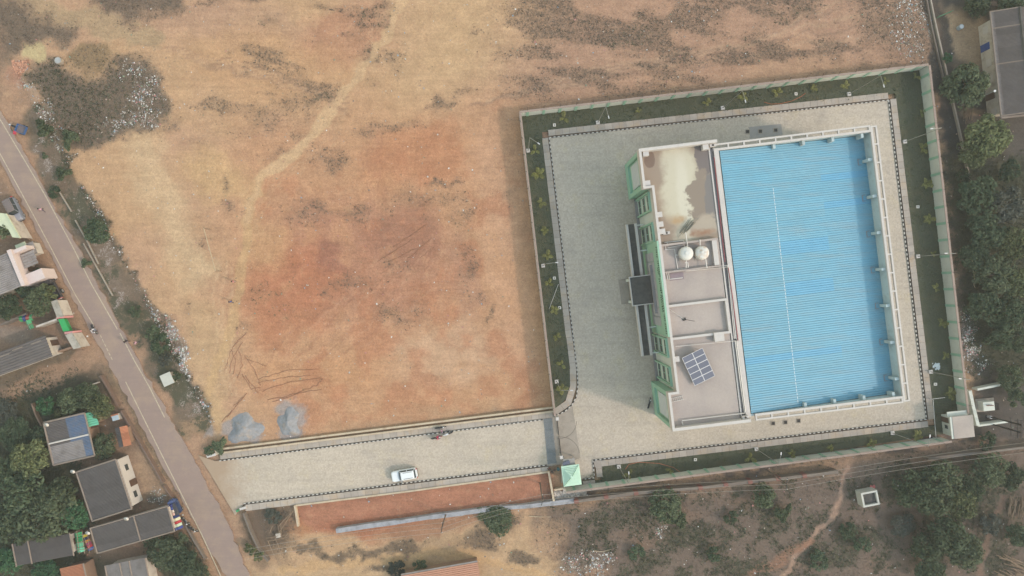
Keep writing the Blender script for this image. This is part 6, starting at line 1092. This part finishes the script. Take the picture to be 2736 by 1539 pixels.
def body_mesh(pose):
    if pose in BODIES: return BODIES[pose]
    J, E, Rr = skeleton(pose); ks = list(J); me = bpy.data.meshes.new('body'); me.from_pydata([J[k] for k in ks], [(ks.index(a), ks.index(b_)) for a, b_ in E], []); o = bpy.data.objects.new('body_tmp', me); COL.objects.link(o)
    o.modifiers.new('skin', 'SKIN'); o.modifiers.new('sub', 'SUBSURF').levels = 1; sv = me.skin_vertices[0].data
    for i, k in enumerate(ks): sv[i].radius = (Rr[k], Rr[k] * (1.15 if k in ('pel', 'chest', 'spine') else 1)); sv[i].use_root = k == 'pel'
    dg = bpy.context.evaluated_depsgraph_get(); m2 = bpy.data.meshes.new_from_object(o.evaluated_get(dg)); bpy.data.objects.remove(o)
    idx_ = []
    for f in m2.polygons:
        c = f.center
        if c.z > 1.47: i = 0
        elif c.z > .93 and abs(c.y) < .3: i = 1 if not (abs(c.y) > .22 and c.z < 1.15 and pose != 'ride') else 0
        elif c.z < .1: i = 3
        else: i = 2 if abs(c.y) < .24 or pose == 'ride' else 0
        idx_.append(i)
    BODIES[pose] = (m2, idx_); return BODIES[pose]
M_skin = mat('skin', (.2, .11, .07), .6, 0); M_hair = mat('hair', (.015, .012, .012), .6, 0); M_shoe = mat('shoe', (.04, .03, .03), .7, 0); hm = MB(); nH = 12
hm.loft([[(-.01 + r_ * math.cos(2 * math.pi * k / nH) * 1.1, r_ * math.sin(2 * math.pi * k / nH), z) for k in range(nH)] for r_, z in ((.105, 1.62), (.118, 1.68), (.1, 1.75), (.05, 1.79))]); hairm = mesh_of(hm, 'hair', M_hair)
facem = mesh_of(MB().box((.155, .035, 1.645), (.02, .025, .015)).box((.155, -.035, 1.645), (.02, .025, .015)).box((.165, 0, 1.61), (.035, .025, .04), 0, 0).box((.15, 0, 1.575), (.015, .05, .012)), 'face', M_skin)
PEOPLE = [(119, 561, 'walk', -80, (214, 170, 190), (80, 70, 90), 'person in a pale pink top walking on the road', .03), (258, 879, 'ride', -62, (214, 214, 222), (70, 74, 96), 'person in a white shirt riding a motorcycle by the green gate', .05), (345, 911, 'walk', 150, (60, 50, 60), (50, 44, 52), 'person in dark clothes walking at the road edge by the footpath', 0), (372, 914, 'walk', 160, (200, 160, 176), (60, 52, 66), 'person in a pink top walking behind a dark dressed person', 0), (629, 752, 'stand', 40, (212, 150, 150), (190, 170, 166), 'person in pink standing on the dusty footpath', 0), (622, 806, 'walk', 100, (84, 96, 156), (70, 74, 110), 'person in blue standing below the dusty footpath grass', 0), (1182, 1149, 'stand', 190, (220, 176, 206), (70, 60, 80), 'person in pale pink beside the silver motorcycle', .05), (1169, 1166, 'ride', 12, (200, 60, 110), (90, 40, 60), 'person in magenta sitting on the red motorcycle', .05)]
for px, py, pose, ang_, c1_, c2_, lb, z in PEOPLE:
    p = P(px, py); t = thing('person', lb, 'person', (p.x, p.y, z), rz=R(ang_) or 1e-4); m0, idx_ = body_mesh(pose); me = m0.copy(); me.materials.clear()
    for m_ in (M_skin, mat('shirt', C(*c1_), .9, .05), mat('trousers', C(*c2_), .9, .05), M_shoe): me.materials.append(m_)
    me.polygons.foreach_set('material_index', idx_); me.polygons.foreach_set('use_smooth', [True] * len(me.polygons)); inst('body', me, t, Matrix.Identity(4)); inst('hair', hairm, t, Matrix.Identity(4)); inst('face', facem, t, Matrix.Identity(4))
# ---------------------------------------------------------------- trees
def crown_mesh(name, seed, nleaf, clumps, leaf, m, flat=.75):
    r = np.random.default_rng(seed); c = r.normal(size=(clumps, 3)); c /= np.linalg.norm(c, axis=1)[:, None]; c *= (.35 + .5 * r.random(clumps) ** .5)[:, None]; c[:, 2] = np.abs(c[:, 2]) * flat + .12 * r.random(clumps); cr = .18 + .17 * r.random(clumps)
    k = r.integers(0, clumps, nleaf); d = r.normal(size=(nleaf, 3)); d[:, 2] = np.abs(d[:, 2]) * .9 - .25; d /= np.linalg.norm(d, axis=1)[:, None]; p = c[k] + d * (cr[k] * (.55 + .5 * r.random(nleaf) ** .6))[:, None]
    nrm = d + r.normal(size=(nleaf, 3)) * .55; nrm[:, 2] += .35; nrm /= np.linalg.norm(nrm, axis=1)[:, None]; a = r.normal(size=(nleaf, 3)); u = np.cross(nrm, a); u /= np.linalg.norm(u, axis=1)[:, None]; v = np.cross(nrm, u); s_ = leaf * (.6 + .8 * r.random(nleaf))
    V = np.stack([p - u * s_[:, None], p - v * (s_ * .5)[:, None], p + u * s_[:, None], p + v * (s_ * .5)[:, None]], 1).reshape(-1, 3); me = grid_mesh(name, V, np.arange(nleaf * 4).reshape(-1, 4)); me.materials.append(m); return me
M_lf = {'dark': leafmat('foliage_dark', (.02, .036, .02), (.05, .076, .042), (.115, .148, .09)), 'mid': leafmat('foliage_mid', (.028, .042, .024), (.074, .098, .054), (.155, .185, .11)), 'light': leafmat('foliage_light', (.04, .052, .024), (.1, .12, .055), (.2, .215, .11)), 'bright': leafmat('foliage_bright', (.02, .06, .03), (.04, .105, .05), (.075, .16, .08)), 'grey': leafmat('foliage_grey', (.035, .04, .034), (.06, .066, .054), (.1, .105, .09))}
CR = {}
for kd, m_ in M_lf.items():
    for vv_ in range(3): CR[kd, 'big', vv_] = crown_mesh('crown', hash((kd == 'dark', vv_)) % 1000 + vv_ * 17 + len(kd), 3000, 40, .075, m_); CR[kd, 'small', vv_] = crown_mesh('crown', vv_ * 13 + len(kd) * 7 + 3, 1000, 18, .11, m_, .6)
M_bark = mat('bark', (.12, .09, .07), .95, .2, 3)
def tree(px, py, r_px, h, kd, label, group=None, name='tree', sz=None):
    rw = r_px / PPM * (HC - h * .7) / HC; p = P(px, py, h * .62); t = thing(name, label, 'tree' if name == 'tree' else 'bush', (p.x, p.y, 0), group); sz = sz or ('big' if r_px > 30 else 'small')
    mb = MB(); hh_ = h * .55; mb.tube([(p.x, p.y, -.2), (p.x + .05, p.y, hh_ * .6), (p.x, p.y + .1, hh_)], max(.05, rw * .07), 7, 0, max(.03, rw * .045))
    for k in range(5):
        a = k * 1.257 + random.random(); e = (p.x + rw * .5 * math.cos(a), p.y + rw * .5 * math.sin(a), h * .78); mb.tube([(p.x, p.y, hh_ * .9), ((p.x + e[0]) / 2, (p.y + e[1]) / 2, h * .68), e], rw * .035 + .015, 5, 0, .012)
    mb.build('trunk', M_bark, t); o = bpy.data.objects.new('crown', CR[kd, sz, random.randrange(3)]); COL.objects.link(o); o.parent = t; o.location = (0, 0, h * .42); o.rotation_euler = (0, 0, random.uniform(0, 6.28)); o.scale = (rw * 1.08 * random.uniform(.92, 1.08), rw * 1.08 * random.uniform(.92, 1.08), h * .62)
    return t
T = tree
G1, G2, G3, G4 = 'roadside bushes', 'trees around the village houses', 'trees along the right edge', 'trees in the lower right scrub'
for q in ((255, 617, 33, 3, 'dark', 'round dark bush beside the road verge'), (118, 338, 27, 2.6, 'mid', 'bush right of the blue cargo tricycle'), (180, 372, 27, 2.4, 'mid', 'bush at the lower edge of the waste plot'), (170, 466, 22, 2, 'mid', 'bush on the verge between waste plot and road'), (120, 415, 10, 1.2, 'mid', 'tiny bush in the roadside rubbish'), (142, 512, 17, 1.5, 'dark', 'low dark bush on the verge below the trike'), (408, 893, 22, 2.2, 'mid', 'small bush right of the footpath crossing'), (428, 918, 28, 2.8, 'dark', 'larger dark bush beside the pale concrete block'), (440, 962, 20, 1.8, 'grey', 'greyish bush just above the pale concrete block'), (470, 1005, 13, 1.2, 'mid', 'small shrub right of the pale concrete block'), (360, 830, 18, 1.2, 'mid', 'low shrub at the end of the rubbish strip'), (230, 705, 16, 1.2, 'mid', 'low shrub on the verge edge'), (590, 1192, 24, 1.2, 'mid', 'low shrubs below the larger gravel heap'), (558, 1205, 15, 1.0, 'dark', 'small shrub at the drain wall end'), (95, 725, 14, 1.6, 'mid', 'small shrub on the pink porch roof house front')): T(*q, G1, 'bush')
for q in ((12, 612, 22, 4, 'mid', 'palm-like tree growing over the pale green roof'), (98, 800, 38, 5, 'mid', 'full tree left of the dark trailer'), (128, 778, 24, 4.5, 'light', 'pale topped tree touching the dark trailer'), (18, 822, 34, 4.5, 'dark', 'dark tree at the left edge above the yard wall'), (60, 775, 22, 4, 'dark', 'dark tree behind the grey roof house'), (122, 1080, 25, 3.6, 'bright', 'bright green tree by the side lane'), (184, 1072, 32, 4, 'mid', 'tree directly above the patched house'), (228, 1058, 34, 4, 'mid', 'tree beside the pale lane wall'), (268, 1088, 34, 4, 'light', 'yellow green tree over the mint awning'), (157, 1107, 13, 3, 'light', 'small light tree touching the patched roof'), (272, 1192, 34, 3.8, 'mid', 'tree between patched house and tile shed'), (82, 1225, 52, 6, 'light', 'large yellow green tree left of the patched house'), (62, 1312, 66, 6.5, 'dark', 'large dark tree left of the dark roof house'), (130, 1378, 66, 6.5, 'mid', 'large mid green tree above the lower left roof'), (28, 1395, 58, 6, 'dark', 'large dark tree at the left edge above the lower left roof'), (196, 1378, 36, 5, 'bright', 'fresh green tree beside the hung green sheets'), (5, 1265, 42, 5, 'dark', 'dark tree cut by the left edge beside the yellow green tree'), (165, 1318, 40, 5.5, 'mid', 'tree touching the dark roof house wall'), (20, 1500, 36, 4, 'bright', 'green tree in the lower left corner'), (120, 1528, 34, 3.5, 'bright', 'green bush below the lower left roof'), (40, 1160, 42, 3, 'dark', 'dark spreading shrub below the side lane'), (18, 1100, 34, 2.4, 'grey', 'greyish shrub at the left edge below the side lane'), (100, 1165, 26, 2.5, 'dark', 'dark shrub against the patched house'), (440, 1480, 48, 3, 'mid', 'spreading tree below the clothes house'), (492, 1505, 40, 3, 'dark', 'dark tree beside the road at the lower edge'), (525, 1535, 36, 2.5, 'mid', 'bush by the road at the lower edge'), (482, 1440, 20, 1.8, 'mid', 'small bush beside the parked motorcycles'), (400, 1445, 22, 1.8, 'dark', 'dark bush under the long roof eave')): T(*q, G2)
for q in ((2585, 222, 58, 6, 'mid', 'large tree in front of the long shed'), (2543, 240, 30, 4.5, 'dark', 'darker tree hugging the drain edge'), (2532, 152, 13, 2, 'bright', 'small leafy sapling by the sandy yard'), (2642, 362, 58, 6, 'light', 'light green tree below the long shed'), (2600, 408, 38, 4.5, 'light', 'pale shrub beside the drain edge'), (2700, 455, 30, 4, 'dark', 'dark tree right of the brush heap'), (2618, 520, 52, 5, 'dark', 'dark tree above the middle of the right edge'), (2690, 545, 48, 5, 'grey', 'greyish tree above the bare red patch'), (2640, 625, 56, 5, 'dark', 'dark tree opposite the middle tree side lamp'), (2708, 650, 46, 5.5, 'light', 'yellowish tree at the right edge'), (2605, 690, 36, 4, 'dark', 'dark bush behind the pale dead branch'), (2665, 735, 52, 5, 'mid', 'mid green tree right of the pale dead branch'), (2722, 755, 42, 5, 'light', 'olive tree cut by the right edge'), (2628, 815, 42, 4.5, 'dark', 'dark tree above the rubble strip'), (2695, 840, 50, 5, 'dark', 'dark tree right of the rubble strip'), (2722, 905, 36, 4, 'mid', 'green tree above the tan clearing'), (2672, 900, 34, 4, 'dark', 'dark bush beside the rubble strip'), (2700, 1010, 34, 4, 'mid', 'tree between tan clearing and transformer yard'), (2720, 1065, 26, 3.5, 'mid', 'shrub right of the transformer'), (2612, 8, 34, 4, 'mid', 'tree at the top edge left of the long shed'), (2700, 0, 42, 5, 'dark', 'dark tree at the top edge above the long shed'), (2575, 470, 20, 2.5, 'dark', 'low dark bush at the end of the drain edge')): T(*q, G3)
for q in ((1780, 1352, 40, 3.4, 'mid', 'fresh green tree under the power lines'), (1812, 1388, 24, 2.4, 'mid', 'small tree just right of the brushwood heap'), (2045, 1325, 34, 3.2, 'mid', 'green tree beside the old wall right part'), (2098, 1372, 26, 2.4, 'mid', 'small tree right of the wall side tree'), (1330, 1392, 42, 1.6, 'mid', 'flat green thicket below the retaining wall'), (1300, 1372, 24, 1.2, 'light', 'light shrub hanging over the retaining wall'), (2445, 1310, 50, 6, 'dark', 'dark tree right of the small white tank'), (2520, 1285, 48, 6, 'mid', 'tree under the right part of the wires'), (2500, 1345, 46, 5.5, 'mid', 'mid green tree in the middle of the lower right grove'), (2565, 1345, 44, 5.5, 'light', 'lighter tree on the right of the grove'), (2590, 1310, 36, 5, 'dark', 'dark tree nearest the wires in the grove'), (2535, 1430, 54, 6, 'dark', 'big dark tree in the lower grove'), (2485, 1465, 40, 5, 'dark', 'dark tree at the left of the lower grove'), (2580, 1480, 46, 5, 'mid', 'tree at the right of the lower grove'), (2490, 1528, 40, 4, 'dark', 'dark tree at the lower edge of the grove'), (2645, 1255, 44, 5, 'mid', 'tree right of the grove below the wires'), (2702, 1275, 36, 4, 'dark', 'dark tree at the right edge below the wires'), (2650, 1400, 30, 2.5, 'grey', 'greyish shrub by the dirt path'), (2722, 1430, 32, 3, 'dark', 'dark shrub at the right edge by the dirt path'), (2268, 1418, 26, 2, 'dark', 'low dark shrub below the small white tank'), (2305, 1452, 24, 2, 'dark', 'low dark shrub in the open scrub'), (1905, 1482, 22, 1.4, 'dark', 'low shrub in the middle of the open scrub'), (1955, 1385, 20, 1.3, 'dark', 'small shrub below the old wall'), (2190, 1500, 26, 1.4, 'dark', 'low shrub right of the red track'), (1700, 1475, 22, 1.2, 'dark', 'low shrub right of the pale fallen branch'), (2410, 1400, 34, 2, 'grey', 'greyish thicket between tank and grove'), (2640, 1180, 24, 2.5, 'dark', 'dark shrub below the transformer yard')): T(*q, G4)
for q in ((665, 1468, 16, 2, 'light', 'thin pale shrub by the dark stone edge'), (690, 1488, 14, 1.6, 'light', 'thin pale shrub lower on the dark stone edge'), (1120, 1515, 20, 1.2, 'mid', 'green shrub above the orange tin roof'), (1060, 1522, 24, 1.2, 'grey', 'grey shrub left of the orange tin roof'), (730, 1380, 22, .9, 'grey', 'low brush on the plot beside the driveway mouth')): T(*q, None, 'bush')
for o in bpy.data.objects:
    if '_w' in o: del o['_w']
# ---------------------------------------------------------------- the hazy air
hz = bpy.data.materials.new('hazy_air'); hz.use_nodes = True; n, l = hz.node_tree.nodes, hz.node_tree.links; n.remove(n['Principled BSDF'])
pv = n.new('ShaderNodeVolumePrincipled'); pv.inputs['Color'].default_value = (.88, .93, .97, 1); pv.inputs['Density'].default_value = .00042; pv.inputs['Anisotropy'].default_value = .2
l.new(pv.outputs[0], n['Material Output'].inputs['Volume'])
tag(MB().bb(-720, 720, -720, 720, -1.5, 121).build('haze', hz), kind='stuff')
